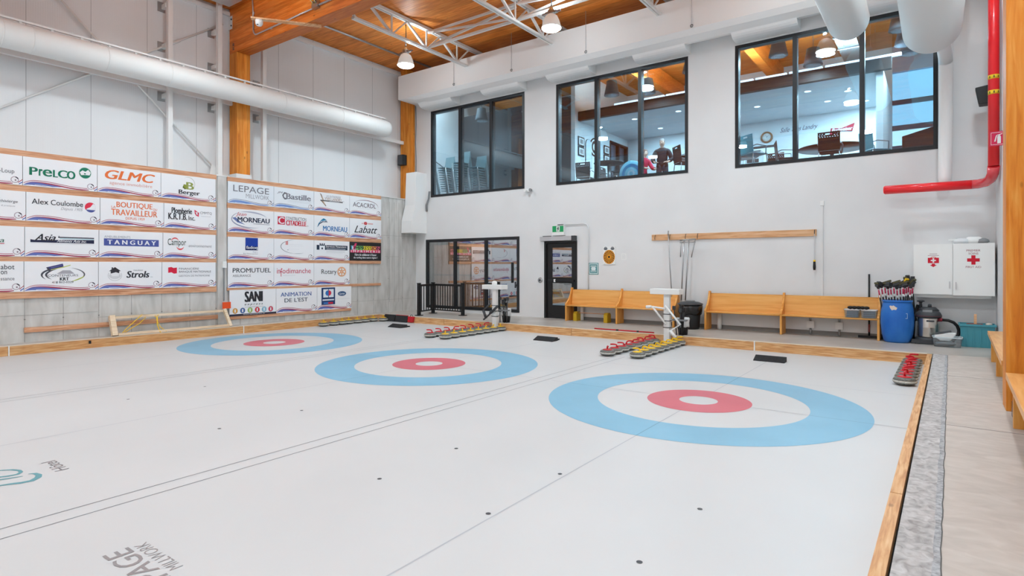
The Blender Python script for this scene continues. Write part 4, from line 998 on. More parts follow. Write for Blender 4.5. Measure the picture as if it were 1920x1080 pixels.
b = MB(); b.hexa([(-.13,-.05,.205),(.12,-.05,.262),(.12,.05,.262),(-.13,.05,.205),(-.12,-.04,.235),(.11,-.04,.285),(.11,.04,.285),(-.12,.04,.235)]); b.build('lid', M_dgrey, t2)
t2 = thing('grey_bag', 'dark grey bag lying at the bottom of the clear tote', 'bag', (2.49, 6.09, ZF+.008))
b = MB(); b.lathe([(.001,.003),(.09,.006),(.14,.04),(.13,.075),(.001,.09)], (0,0,0), 18, 0, True, 2, 1.1, .7); b.build('sack', M_grey, t2)
t = thing('teal_tote', 'teal storage tote against the wall under the cabinet', 'tote', (2.95, 6.42, ZF+.002))
b = MB(); w, d_ = .245, .18
P = [(-w+.02,-d_+.02,0),(w-.02,-d_+.02,0),(w-.02,d_-.02,0),(-w+.02,d_-.02,0),(-w,-d_,.39),(w,-d_,.39),(w,d_,.39),(-w,d_,.39),
     (-w+.008,-d_+.008,.39),(w-.008,-d_+.008,.39),(w-.008,d_-.008,.39),(-w+.008,d_-.008,.39),(-w+.03,-d_+.03,.01),(w-.03,-d_+.03,.01),(w-.03,d_-.03,.01),(-w+.03,d_-.03,.01)]
b.add(P, [(3,2,1,0),(0,1,5,4),(1,2,6,5),(2,3,7,6),(3,0,4,7),(12,13,14,15),(8,12,13,9),(9,13,14,10),(10,14,15,11),(11,15,12,8),(4,5,9,8),(5,6,10,9),(6,7,11,10),(7,4,8,11)])
for x in (-.15,-.05,.05,.15): b.box(x-.006,-d_-.004,.03,x+.006,-d_+.012,.33)
b.build('tub', M_teal, t)
b = MB()
for (a, c, e, f) in ((-w-.02,-d_-.02,w+.02,-d_),(-w-.02,d_,w+.02,d_+.02),(-w-.02,-d_,-w,d_),(w,-d_,w+.02,d_)): b.box(a,c,.375,e,f,.415)
b.build('rim', M_teal, t, (0,0,0), .004)
b = MB(); b.box(2.905,6.33,.20,2.945,6.35,.775); solo(b, 'wooden_stick', [M_pineX], 'short wooden stick standing in the teal tote', 'stick', (2.925,6.34,.2))
b = MB(); b.lathe([(.001,-.02),(.05,-.01),(.05,.02),(.001,.04)], (3.12,6.40,.585), 9); b.box(3.07,6.34,.20,3.16,6.46,.57); solo(b, 'cloth', [mat('beige_cloth', (216,200,186), .8)], 'beige cloth poking out of the teal tote', 'cloth', (3.12,6.4,.2))
b = MB(); b.box(2.80,6.30,.20,3.03,6.42,.60); solo(b, 'red_toolbox', [mat('rust_red', (150,74,64), .6)], 'reddish box just showing above the teal tote rim', 'box', (2.9,6.36,.2))

# first aid cabinet
t = thing('wall_cabinet', 'white two-door first aid wall cabinet above the vacuum', 'cabinet', (2.6, 6.58, 1.12)); o = t.location
b = MB(); b.box(2.005,6.422,1.12,3.20,6.768,2.05); b.box(2.04,6.50,1.05,3.16,6.768,1.119); b.build('body', M_plast, t, o)
dl = MB(); dl.box(2.002,6.40,1.115,2.596,6.421,2.055); dl = dl.build('door', M_plast, t, o)
dr = MB(); dr.box(2.604,6.40,1.105,3.203,6.421,2.06); dr = dr.build('door', M_plast, t, o)
def cab(cx, cz): return lambda u, v, d: (cx+u, 6.3995+d, cz+v)
b = MB(); b.box(2.545,6.375,1.23,2.56,6.40,1.36); b.build('handle', M_alu, dl, o)
b = MB(); b.box(2.64,6.375,1.22,2.655,6.40,1.35); b.build('handle', M_alu, dr, o)
fn = cab(2.31, 1.75); b = MB()
b.poly([(-.085,-.05),(.085,-.05),(.085,.05),(-.085,.05)], fn, -.001, 0); b.ring(0,.05,.04,.022,.01,.008,fn,-.001,0,0,180,12); b.poly([(-.025,-.06),(.025,-.06),(.025,-.085),(.055,-.085),(0,-.125),(-.055,-.085),(-.025,-.085)], fn, -.001, 0)
b.poly([(-.012,-.04),(.012,-.04),(.012,.04),(-.012,.04)], fn, -.002, 1); b.poly([(-.04,-.012),(.04,-.012),(.04,.012),(-.04,.012)], fn, -.0025, 1)
for y in (.085,.115): b.poly([(-.085+.9*(y-.085),y),(.085-.9*(y-.085),y),(.085-.9*(y-.085),y+.012),(-.085+.9*(y-.085),y+.012)], fn, -.001, 2)
b.build('first_aid_symbol', [ink((206,26,50)), M_plast, ink((190,170,172))], dl, o)
fn = cab(2.90, 1.755); b = MB()
b.poly([(-.03,-.085),(.03,-.085),(.03,.085),(-.03,.085)], fn, -.001, 0); b.poly([(-.09,-.03),(-.03,-.03),(-.03,.03),(-.09,.03)], fn, -.001, 0); b.poly([(.03,-.03),(.09,-.03),(.09,.03),(.03,.03)], fn, -.001, 0)
b.text('PREMIER', fn, -.10, .155, .10, .19, -.001, 1); b.text('SOINS', fn, -.07, .10, .07, .135, -.001, 1); b.text('FIRST AID', fn, -.11, -.145, .11, -.11, -.001, 1)
b.build('lettering', [ink((206,26,50)), ink((150,70,84))], dr, o)
t = thing('wrapped_bundle', 'grey and white plastic-wrapped bundle on top of the cabinet', 'bundle', (2.85, 6.55, 2.062)); random.seed(8)
b = MB()
for (x, w, h, c) in ((-.10,.16,.10,0),(.06,.16,.12,1),(.17,.12,.09,2)):
    b.lathe([(.001,.0),(.8,.02),(1,.3),(.9,.7),(.5,1),(.001,1)], (0,0,0), 10, c)
    q = len(b.v) - 60
    for i in range(q, len(b.v)): p = b.v[i]; b.v[i] = (x+p[0]*w, p[1]*.11, .001+p[2]*h)
b.build('plastic_wrap', [M_liner, M_plast, M_grey], t)
b = MB(); b.box(-.31,-.06,.06,-.16,.06,.085); b.build('sheet', M_plast, t)

# wall benches on the right
def bench(label, y0, y1, xf0, xf1, legs):
    t = thing('wall_bench', label, 'bench', (3.05, (y0+y1)/2, ZF+.001)); o = t.location
    b = MB(); b.hexa([(xf0,y0,.54),(3.235,y0,.54),(3.235,y1,.54),(xf1,y1,.54),(xf0,y0,.60),(3.235,y0,.60),(3.235,y1,.60),(xf1,y1,.60)]); b.build('seat', wood('bench_pine', (214,142,72), (234,170,100), (244,192,128), 1, .7, .3), t, o, .004)
    for y in legs:
        x = xf0 + (xf1-xf0)*(y-y0)/(y1-y0) + .025
        b = MB(); b.box(x,y-.03,ZF+.001,3.22,y+.03,.539); b.build('leg', M_pewend, t, o)
bench('plank wall bench at the right edge beyond the orange column', 1.27, 5.0, 2.93, 3.02, (1.50, 2.94, 4.40))
bench('plank wall bench at the right edge nearest the camera', -3.2, .36, 2.815, 2.90, (-.18, -1.6, -3.0))
t = thing('plastic_jar', 'clear plastic jar with a white rag under the near wall bench', 'jar', (3.0, .58-.42, ZF+.001))
b = MB(); b.lathe([(.001,0),(.055,0),(.06,.02),(.06,.15),(.045,.17)], (0,.15,0), 16); b.build('jar', M_clear, t)
b = MB(); b.lathe([(.001,.12),(.04,.13),(.048,.17),(.03,.22),(.001,.24)], (0,.15,0), 10); b.lathe([(.001,.01),(.045,.02),(.048,.07),(.001,.08)], (0,.15,0), 10, 1); b.build('rag', [M_plast, mat('tan_rag', (170,150,130), .8)], t)
# ------------------------------------------------------------------ sponsor signs on the left wall
XS = -11.70
K = (44,44,50); GR = (128,128,134); DR = (168,54,80); BL = (102,116,182); WH = (238,238,242)
class Sign:
    def __init__(self, name, label, y0, y1, z0, z1, bg=(241,241,244)):
        self.y0, self.y1, self.z0, self.z1 = y0, y1, z0, z1
        self.t = thing('sponsor_sign', label, 'sign', (XS, (y0+y1)/2, z0)); self.o = self.t.location
        b = MB(); b.box(XS-.012, y0+.003, z0, XS, y1-.003, z1); b.build('panel', mat('sign_panel_%d_%d_%d' % bg, bg, .4, .4), self.t, self.o)
        self.asp = (y1-y0)/(z1-z0)
    def fn(self, u, v, d): return (XS + .0004 + d, self.y0 + u*(self.y1-self.y0), self.z0 + v*(self.z1-self.z0))
    def wave(self, red=True):
        b = MB(); n = 28
        def f(x):
            y = .155 + .06*math.cos((x-.2)*2*PI/1.15)
            if x < .15: y -= .10*(1-x/.15)**2
            return y
        def rib(x0, x1, up, lo, m, d):
            V = []
            for i in range(n+1):
                x = x0+(x1-x0)*i/n; V += [self.fn(x, up(x), d), self.fn(x, lo(x), d)]
            b.add(V, [(2*i, 2*i+2, 2*i+3, 2*i+1) for i in range(n)], m)
        s = 3.0*.22 if False else 1.0
        rib(.01, .86, lambda x: f(x), lambda x: f(x)-.020, 1 if red else 2, .0002)
        rib(.03, .88, lambda x: f(x)-.05, lambda x: f(x)-.05-.042*min(1, x*3)*min(1, (1-x)*5), 1 if red else 0, .0002)
        rib(.0, .56, lambda x: f(x)-.062, lambda x: max(.004, f(x)-.062-.125*math.sin(PI*min(1, x/.56)**.8)), 0, .0001)
        rib(.15, .60, lambda x: max(.012, f(x)-.155), lambda x: max(.002, f(x)-.172), 3, .0003)
        rib(.945, 1.0, lambda x: .10+(x-.945)*2.0, lambda x: .07+(x-.945)*2.0, 1 if red else 2, .0002)
        rib(.955, 1.0, lambda x: .055+(x-.955)*1.6, lambda x: .015+(x-.955)*1.6, 0, .0002)
        b.build('wave_stripes', [ink(BL if red else (120,150,208)), ink(DR), ink((90,96,130)), ink(WH)], self.t, self.o)
        b = MB(); rx = .05; ry = .05*self.asp
        b.ell(.905, .17, rx, ry, self.fn, .0005, 0, 24); b.ring(.905, .17, rx, ry, .010, .010*self.asp, self.fn, .0007, 1, 0, 360, 28)
        b.ring(.905, .17, rx, ry, .016, .016*self.asp, self.fn, .0009, 2, 20, 80, 8); b.ell(.913, .155, .012, .014*self.asp, self.fn, .0009, 1, 10); b.ell(.918, .15, .006, .006*self.asp, self.fn, .0011, 2, 8)
        b.build('club_badge', [ink(WH), ink((170,150,160)), ink((60,56,66))], self.t, self.o)
    def draw(self, items, part):
        """items: (kind, ..., colour)"""
        cols = []; b = MB(); d = .0028 if part == 'lettering' else .0006
        def ci(c):
            if c not in cols: cols.append(c)
            return cols.index(c)
        for it in items:
            k, c = it[0], it[-1]; m = ci(c); d += .00007
            if k == 't':
                s, x0, y0, x1, y1 = it[1:6]; bold = it[6] if len(it) > 7 else 0; sh = it[7] if len(it) > 8 else 0
                b.text(s, self.fn, x0, y0, x1, y1, d, m, bold, sh)
            elif k == 'b': x0, y0, x1, y1 = it[1:5]; b.poly([(x0,y0),(x1,y0),(x1,y1),(x0,y1)], self.fn, d, m)
            elif k == 'p': b.poly(it[1], self.fn, d, m)
            elif k == 'e': b.ell(it[1], it[2], it[3], it[4], self.fn, d, m)
            elif k == 'r': b.ring(*it[1:7], self.fn, d, m, *(it[7] if len(it) > 8 else (0, 360)), 40, bool(len(it) > 9 and it[8]))
            elif k == 'seg': b.ell(it[1], it[2], it[3], it[4], self.fn, d, m, 24, it[5], it[6])
        b.build(part, [ink(c) for c in cols], self.t, self.o)

LR = [(3.183,3.739),(2.511,3.067),(1.824,2.396),(1.156,1.734)]
RR = [(3.199,3.737),(2.486,3.075),(1.812,2.37),(1.107,1.729),(.40,1.05)]
LC = [(-4.862,-3.644),(-3.640,-2.425),(-2.422,-1.198),(-1.195,.03)]
RC = [(.325,1.552),(1.555,2.772),(2.775,3.992),(3.995,5.211)]
ENDS = {}
def L(r, c, label, dy=0.0, **kw):
    y0 = LC[c][0] + dy
    if (r, c-1) in ENDS: y0 = ENDS[(r, c-1)] + .003
    y1 = LC[c][1] + (dy if c < 3 else 0); ENDS[(r, c)] = y1
    return Sign('', label, y0, y1, *LR[r], **kw)
def R(r, c, label, dy=0.0, **kw): return Sign('', label, RC[c][0]+dy, RC[c][1]+dy, *RR[r], **kw)
# wooden boards the signs are screwed to
for i, (z0, z1) in enumerate(((3.739,3.845),(3.062,3.188),(2.391,2.516),(1.729,1.829),(1.03,1.161))):
    w = ('top', 'second', 'third', 'fourth', 'lowest')[i]
    b = MB(); b.box(-11.749,-13.5,z0-.004,-11.713,.055,z1+.004); solo(b, 'mounting_board', [M_pine], 'long rough pine board behind the left group of signs, %s one' % w, 'board', (-11.73,-6,z0))
for i, (z0, z1, ye) in enumerate(((3.737,3.84,5.215),(3.07,3.204,5.215),(2.365,2.491,5.215),(1.724,1.817,5.215),(1.045,1.112,5.215),(.33,.405,4.06))):
    w = ('top', 'second', 'third', 'fourth', 'fifth', 'lowest')[i]
    b = MB(); b.box(-11.749,.32,z0-.004,-11.713,ye,z1+.004); solo(b, 'mounting_board', [M_pine], 'long rough pine board behind the right group of signs, %s one' % w, 'board', (-11.73,3,z0))

# --- left group
G = (24,120,92)
s = L(0,0,'white sign ending in -Loup, cut by the left picture edge, top row'); s.wave(); s.draw([('t','-Loup',.72,.33,.90,.52,(110,110,116))], 'lettering')
s = L(1,0,'white sign ending in thivierge, cut by the left picture edge, second row', .05); s.wave(); s.draw([('t','thivierge',.68,.56,.90,.68,.01,.2,(130,130,136)), ('t','& pratiques',.70,.44,.87,.5,0,.3,(170,170,176))], 'lettering')
s = L(2,0,'white sign with an underlined letter, cut by the left picture edge, third row', .03); s.wave(); s.draw([('t','a',.70,.46,.755,.56,0,.2,(60,110,90)), ('b',.68,.41,.755,.43,(200,50,70))], 'lettering')
s = L(3,0,'white sign ending in abot on ssance, cut by the left picture edge, bottom row', .02); s.wave(); s.draw([('t','abot',.72,.74,.885,.90,K), ('t','on',.72,.58,.795,.69,K), ('t','ssance',.72,.38,.885,.46,(120,120,126))], 'lettering')
s = L(0,1,'white sign with green PRELCO lettering and round emblem'); s.wave()
s.draw([('t','P',.08,.385,.19,.66,.03,G),('t','r',.20,.385,.25,.62,.03,G),('t','e',.25,.385,.375,.63,.03,G),('t','L',.385,.385,.45,.64,.03,G),('t','C',.45,.385,.58,.66,.03,G),('t','O',.57,.375,.69,.665,.03,G)], 'lettering')
s.draw([('e',.825,.65,.09,.21,(190,214,206)),('e',.825,.65,.083,.195,G),('p',[(.75,.66),(.79,.74),(.83,.70),(.87,.78),(.905,.68),(.89,.58),(.82,.58),(.77,.56)],WH),('b',.81,.6,.835,.645,G)], 'logo')
s = L(1,1,'white sign reading Alex Coulombe with a red, white and blue ball', .05); s.wave()
s.draw([('t','Alex',.07,.60,.285,.785,.005,K),('t','Coulombe',.315,.60,.755,.785,.005,K),('t','Depuis 1905',.45,.42,.75,.55,-.01,.35,(150,150,156))], 'lettering')
s.draw([('e',.86,.61,.082,.185,(232,232,238)),('seg',.86,.61,.08,.18,35,215,(222,50,76)),('p',[(.79,.52),(.85,.56),(.925,.72),(.92,.66),(.88,.55),(.83,.50)],WH),('seg',.865,.60,.077,.175,205,330,(76,88,150)),('p',[(.80,.545),(.85,.53),(.935,.60),(.93,.70),(.90,.75),(.86,.62)],WH)], 'logo')
s = L(2,1,'white sign with Asia script over a dark blue bar', .03); s.wave()
s.draw([('p',[(.07,.59),(.12,.57),(.93,.62),(.93,.49),(.07,.49)],(36,40,70)),('t','Asia',.12,.55,.40,.78,.02,.45,K),('b',.43,.665,.93,.70,(40,40,60)),('b',.45,.625,.93,.655,(170,208,220)),('p',[(.43,.665),(.45,.665),(.44,.75)],(40,40,60)),('b',.07,.45,.93,.458,(200,200,206))], 'logo')
s.draw([('t','Aliments Asia inc.',.41,.515,.82,.60,.01,.4,WH)], 'lettering')
s = L(3,1,'white sign with a truck oval reading CONTENEURS KRT', .02); s.wave()
s.draw([('r',.51,.55,.30,.25,.03,.06,(100,220),True,(74,74,84)),('r',.52,.55,.255,.21,.03,.06,(110,230),True,(74,74,84)),('r',.51,.55,.30,.25,.02,.045,(-60,70),True,(90,92,100)),('r',.50,.54,.30,.25,.02,.04,(-70,-5),True,(178,190,70)),('p',[(.28,.80),(.50,.93),(.51,.83),(.31,.68)],(60,62,120)),('p',[(.285,.80),(.31,.80),(.34,.69),(.31,.67)],(70,70,80)),('p',[(.34,.79),(.49,.88),(.49,.865),(.34,.77)],(120,124,176)),('p',[(.34,.71),(.52,.80),(.61,.87),(.60,.89),(.52,.83),(.34,.73)],(190,200,90)),('p',[(.42,.58),(.50,.70),(.60,.70),(.66,.58)],(170,170,178))], 'logo')
s.draw([('b',.30,.475,.72,.57,WH),('t','CONTENEURS',.30,.485,.71,.56,0,K),('t','KRT',.46,.35,.585,.455,.03,K),('t','418 862-0329',.355,.255,.645,.325,0,K)], 'lettering')
OR = (234,118,62)
s = L(0,2,'white sign with orange GLMC lettering'); s.wave()
s.draw([('t','GLMC',.11,.535,.90,.88,.03,.25,OR),('t','agence immobili\u00e8re',.18,.30,.85,.46,-.008,(226,150,130))], 'lettering')
s = L(1,2,'white sign with orange BOUTIQUE TRAVAILLEUR lettering', .06); s.wave()
s.draw([('t','BOUTIQUE',.24,.66,.81,.905,.01,OR),('t','TRAVAILLEUR',.16,.39,.89,.62,.01,OR),('t','LA',.165,.65,.23,.74,OR),('t','DU',.825,.65,.885,.74,OR),('t','DEPUIS 1959',.38,.235,.68,.335,OR)], 'lettering')
s = L(2,2,'white sign with white TANGUAY letters on a blue bar', .04); s.wave()
s.draw([('b',.07,.44,.93,.70,(76,90,158)),('t','AMEUBLEMENTS',.076,.72,.47,.81,-.008,(150,152,164)),('t','T A N G U A Y',.12,.49,.885,.655,.035,WH)], 'lettering')
s = L(3,2,'white sign with a house emblem reading Strols', .02); s.wave()
s.draw([('r',.245,.50,.105,.19,.004,.008,(150,390),(150,150,156)),('e',.245,.49,.09,.12,(216,216,220)),('p',[(.155,.66),(.245,.81),(.335,.66),(.31,.66),(.31,.58),(.26,.62),(.18,.57),(.18,.66)],(52,48,56)),('b',.195,.72,.215,.80,(52,48,56)),('p',[(.18,.57),(.26,.62),(.31,.58),(.30,.47),(.2,.47)],(232,232,236))], 'logo')
s.draw([('t','Strols',.42,.41,.79,.66,.025,.2,K),('t','MAURICE',.535,.665,.68,.705,K),('t','inc.',.81,.415,.85,.45,(120,120,126))], 'lettering')
s = L(0,3,'white sign with a green letter and leaf reading Berger'); s.wave()
s.draw([('r',.48,.68,.12,.27,.006,.014,(-60,130),True,(150,152,120)),('t','B',.44,.44,.585,.74,.03,(150,158,84)),('p',[(.375,.50),(.40,.64),(.44,.62),(.46,.50),(.42,.42)],(90,98,40)),('p',[(.385,.60),(.43,.64),(.475,.50),(.46,.43),(.41,.49)],(140,150,60))], 'logo')
s.draw([('t','Berger',.305,.17,.695,.40,.02,K)], 'lettering')
s = L(1,3,'white sign reading Plomberie K.R.T.B. Inc. with small red emblem', .0); s.wave()
s.draw([('t','Plomberie',.137,.62,.524,.85,.02,K),('t','K.R.T.B.',.077,.36,.43,.62,.02,K),('t','Inc.',.455,.36,.583,.55,.01,K),('t','CMMTQ',.685,.64,.917,.76,-.005,(110,110,118)),('b',.70,.56,.9,.57,(190,190,196))], 'lettering')
s.draw([('p',[(.57,.82),(.66,.70),(.655,.53),(.60,.58),(.575,.68)],(214,50,80)),('p',[(.60,.72),(.63,.70),(.635,.6),(.61,.62)],WH),('b',.58,.71,.64,.725,WH)], 'logo')
s = L(2,3,'white sign reading Campor environnement with red arrows'); s.wave()
s.draw([('r',.215,.66,.07,.17,.025,.05,(10,175),True,(226,84,88)),('r',.31,.50,.07,.17,.03,.06,(190,350),True,(226,84,88))], 'logo')
s.draw([('t','Campor',.083,.44,.42,.78,0,(38,66,54)),('t','environnement',.47,.46,.917,.57,-.01,.25,(110,110,116))], 'lettering')
s = L(3,3,'white sign with a red flag reading FINANCI\u00c8RE BANQUE NATIONALE'); s.wave()
s.draw([('p',[(.107,.79),(.165,.81),(.20,.77),(.262,.79),(.262,.56),(.21,.545),(.165,.60),(.107,.58)],(218,34,66))], 'logo')
s.draw([('t','FINANCI\u00c8RE',.30,.70,.67,.80,-.005,(90,90,96)),('t','BANQUE NATIONALE',.30,.57,.905,.66,-.002,(80,80,88)),('b',.30,.53,.905,.534,(190,190,196)),('t','GESTION DE PATRIMOINE',.296,.42,.88,.49,-.008,(120,120,126))], 'lettering')

# --- right group
s = R(0,0,'white sign with grey LEPAGE MILLWORK lettering and blue waves', bg=(232,237,244)); s.wave(False)
s.draw([('t','LEPAGE',.11,.565,.89,.86,.004,(124,124,132)),('t','MILLWORK',.38,.30,.89,.50,-.012,(140,140,148))], 'lettering')
s = R(0,1,'white sign with a gear reading JM Bastille', bg=(233,238,244)); s.wave(False)
s.draw([('r',.28,.60,.075,.17,.03,.07,(60,300),(112,112,120)),('b',.24,.72,.27,.78,(112,112,120)),('b',.20,.58,.22,.65,(112,112,120)),('b',.25,.42,.28,.48,(112,112,120))], 'logo')
s.draw([('t','JM',.075,.675,.21,.79,.01,.3,(120,120,128)),('t','Bastille',.293,.46,.917,.735,.03,(132,132,142)),('b',.35,.38,.92,.388,(190,192,198)),('b',.33,.32,.92,.328,(196,198,204))], 'lettering')
s = R(0,2,'white sign with a brown lightning mark reading YVES LANDRY'); s.wave()
s.draw([('p',[(.155,.96),(.20,.88),(.26,.62),(.24,.60),(.33,.30),(.32,.27),(.17,.58),(.23,.60)],(120,100,84)),('p',[(.20,.86),(.27,.58),(.255,.57),(.31,.33),(.21,.57),(.24,.59)],(214,186,158)),('b',.17,.54,.80,.60,(96,92,92)),('b',.42,.555,.70,.585,(180,180,184))], 'logo')
s.draw([('t','LES ENTREPRISES',.33,.76,.74,.87,-.01,(140,140,148)),('t','YVES LANDRY',.29,.61,.77,.75,0,(164,128,104)),('t','INC.',.79,.60,.85,.64,(120,120,126))], 'lettering')
s = R(0,3,'white sign with ACACRDL lettering under a red arc'); s.wave()
s.draw([('r',.50,.50,.40,.35,.014,.03,(-10,150),True,(118,44,62))], 'logo')
s.draw([('t','ACACRDL',.10,.42,.82,.67,.0,(84,60,70)),('b',.22,.34,.8,.347,(200,200,206))], 'lettering')
s = R(1,0,'white sign with red script over dark MORNEAU letters in an oval'); s.wave()
s.draw([('r',.47,.56,.40,.36,.02,.06,(120,300),True,(150,154,176)),('r',.47,.56,.40,.36,.02,.06,(20,125),True,(176,178,196)),('p',[(.09,.60),(.16,.64),(.24,.48),(.36,.34),(.20,.42)],(110,122,170))], 'logo')
s.draw([('t','MORNEAU',.20,.45,.905,.66,.03,(50,58,80)),('t','Jean',.16,.66,.39,.86,0,.4,(200,70,84)),('b',.54,.39,.905,.41,(150,150,158))], 'lettering')
s = R(1,1,'white sign with a red C square reading CONSTRUCTION CITADELLE'); s.wave()
s.draw([('b',.09,.45,.263,.81,(204,44,70)),('t','C',.105,.48,.25,.78,.03,WH)], 'logo')
s.draw([('t','CONSTRUCTION',.286,.675,.797,.82,0,(96,96,104)),('t','CITADELLE',.286,.43,.80,.655,.03,(206,40,64)),('t','inc.',.81,.43,.86,.48,(110,110,116))], 'lettering')
s = R(1,2,'white sign with blue MORNEAU letters under a wing'); s.wave()
s.draw([('p',[(.08,.42),(.12,.62),(.20,.80),(.26,.88),(.36,.78),(.28,.77),(.20,.70),(.13,.56)],(40,130,170)),('p',[(.09,.42),(.15,.58),(.24,.69),(.38,.70),(.33,.76),(.22,.74),(.14,.62)],(70,84,110)),('p',[(.15,.64),(.22,.73),(.31,.73),(.28,.76),(.20,.74)],WH)], 'logo')
s.draw([('t','MORNEAU',.24,.27,.925,.52,.02,(44,120,180))], 'lettering')
s = R(1,3,'white sign with black Labatt script'); s.wave()
s.draw([('e',.49,.78,.055,.085,(206,80,84)),('b',.37,.74,.42,.80,(230,190,190)),('b',.56,.74,.73,.81,(226,180,180))], 'logo')
s.draw([('t','Labatt',.14,.28,.87,.64,.008,.45,K)], 'lettering')
s = R(2,0,'white sign with a blue square reading fadoq'); s.wave()
s.draw([('b',.366,.42,.64,.985,(26,62,160)),('b',.366,.42,.64,.60,(30,40,90))], 'logo')
s.draw([('t','fadoq',.385,.44,.63,.62,.01,WH),('t','R\u00e9gion',.53,.31,.64,.37,(150,160,184)),('t','Bas-Saint-Laurent',.325,.235,.64,.295,-.005,(150,150,156))], 'lettering')
s = R(2,1,'white sign with a thin oval and faint red mark'); s.wave()
s.draw([('r',.55,.64,.39,.34,.012,.024,(95,270),True,(70,72,84)),('r',.55,.64,.39,.34,.006,.014,(255,300),True,(120,122,130)),('b',.28,.72,.34,.90,(216,150,150)),('b',.36,.74,.70,.745,(200,200,206)),('b',.36,.66,.72,.664,(206,206,210)),('b',.34,.52,.62,.524,(200,200,206)),('b',.32,.46,.35,.50,(190,190,196))], 'logo')
s = R(2,2,'white sign with a dark tower and banner reading Services Financiers'); s.wave()
NV = (44,54,74)
s.draw([('b',.07,.53,.94,.77,NV),('b',.145,.48,.295,.80,WH),('b',.15,.78,.18,.86,NV),('b',.205,.78,.235,.86,NV),('b',.26,.78,.29,.86,NV),('b',.15,.74,.29,.79,NV),('e',.22,.60,.022,.05,NV),('b',.30,.50,.9,.525,WH)], 'logo')
s.draw([('t','Services Financiers',.32,.655,.90,.75,.012,WH),('b',.33,.56,.88,.60,(180,186,196)),('b',.33,.43,.86,.45,(190,192,198)),('b',.33,.36,.80,.368,(206,206,210))], 'lettering')
s = R(2,3,'black sign with coloured IMPRESSION letters over a pink strip', bg=(40,38,40))
s.draw([('p',[(.03,.57),(.08,.57),(.08,.79),(.03,.79)],(96,190,214)),('b',.08,.57,.20,.79,(230,226,240)),('b',.20,.57,.42,.79,(120,190,110)),('b',.42,.57,.68,.79,(244,226,70)),('b',.68,.57,.84,.79,(240,150,90)),('b',.84,.57,.97,.79,(214,100,130)),('b',.02,.43,.97,.57,(222,66,112)),('p',[(.10,.60),(.16,.60),(.22,.93),(.16,.93)],(222,66,112))], 'colour_strip')
s.draw([('t',"L'IMPRESSION",.03,.585,.965,.775,.02,(30,28,30)),('t','I M P R I M E R I E',.04,.445,.96,.555,.02,WH),('t',"Fi\u00e8re de collaborer \u00e0 l'essor",.155,.26,.84,.385,.015,WH),('t','du curling dans notre r\u00e9gion !',.12,.085,.87,.215,.015,WH)], 'lettering')
s = R(3,0,'white sign reading PROMUTUEL ASSURANCE'); s.wave()
s.draw([('t','PROMUTUEL',.10,.60,.93,.785,.005,K),('t','ASSURANCE',.10,.43,.484,.525,-.005,(96,96,102))], 'lettering')
s = R(3,1,'white sign with red infodimanche lettering'); s.wave()
s.draw([('t','in',.07,.55,.145,.77,0,(204,60,90)),('t','f',.15,.42,.20,.77,0,(204,60,90)),('t','odimanche',.20,.55,.915,.77,0,(204,60,90)),('b',.22,.46,.52,.468,(190,190,196))], 'lettering')
s = R(3,2,'white sign reading Rotary with an orange gear wheel'); s.wave()
W_ = (232,160,104); it = [('r',.77,.60,.118,.215,.022,.04,(0,360),W_)]
for k in range(24): a = 2*PI*k/24; it.append(('p', [(.77+.118*math.cos(a-.06),.60+.215*math.sin(a-.06)),(.77+.135*math.cos(a-.05),.60+.245*math.sin(a-.05)),(.77+.135*math.cos(a+.05),.60+.245*math.sin(a+.05)),(.77+.118*math.cos(a+.06),.60+.215*math.sin(a+.06))], W_))
for k in range(6): a = 2*PI*k/6+.52; it.append(('p', [(.77+.02*math.cos(a-1.5),.60+.03*math.sin(a-1.5)),(.77+.10*math.cos(a-.10),.60+.18*math.sin(a-.10)),(.77+.10*math.cos(a+.10),.60+.18*math.sin(a+.10)),(.77+.02*math.cos(a+1.5),.60+.03*math.sin(a+1.5))], W_))
it += [('e',.77,.60,.034,.06,W_),('e',.77,.60,.014,.026,WH)]
s.draw(it, 'logo'); s.draw([('t','Rotary',.20,.44,.62,.715,0,K)], 'lettering')
s = Sign('', 'white sign reading SANI express with a row of coloured discs', .365, 1.62, .40, 1.05)
s.draw([('t','SANI',.31,.52,.70,.93,.05,K),('t','e x p r e s s',.31,.37,.70,.45,.01,.3,K),('b',.31,.965,.70,.972,K),('b',.31,.32,.70,.327,K),('b',0,0,1,.075,(48,48,66)),('t','www.saniexpress.ca',.28,.015,.74,.06,WH)], 'lettering')
it = []
for x, c in zip((.116,.27,.426,.58,.73,.876), ((222,160,70),(64,100,160),(160,190,90),(208,44,60),(140,190,214),(214,56,80))):
    it += [('e',x,.20,.056,.115,c),('r',x,.20,.056,.115,.006,.012,(0,360),(200,200,206)),('b',x-.014,.14,x+.014,.26,(236,236,240))]
s.draw(it, 'discs')
s = Sign('', 'white sign reading ANIMATION DE L\'EST', 1.624, 2.873, .40, 1.05); s.wave()
s.draw([('t','ANIMATION',.10,.66,.85,.83,.01,(56,92,160)),('t',"DE L'EST",.19,.42,.76,.59,.01,(76,78,90))], 'lettering')
s = Sign('', 'white sign with a blue refrigeration logo box and small dark oval', 2.877, 4.057, .40, 1.05); s.wave()
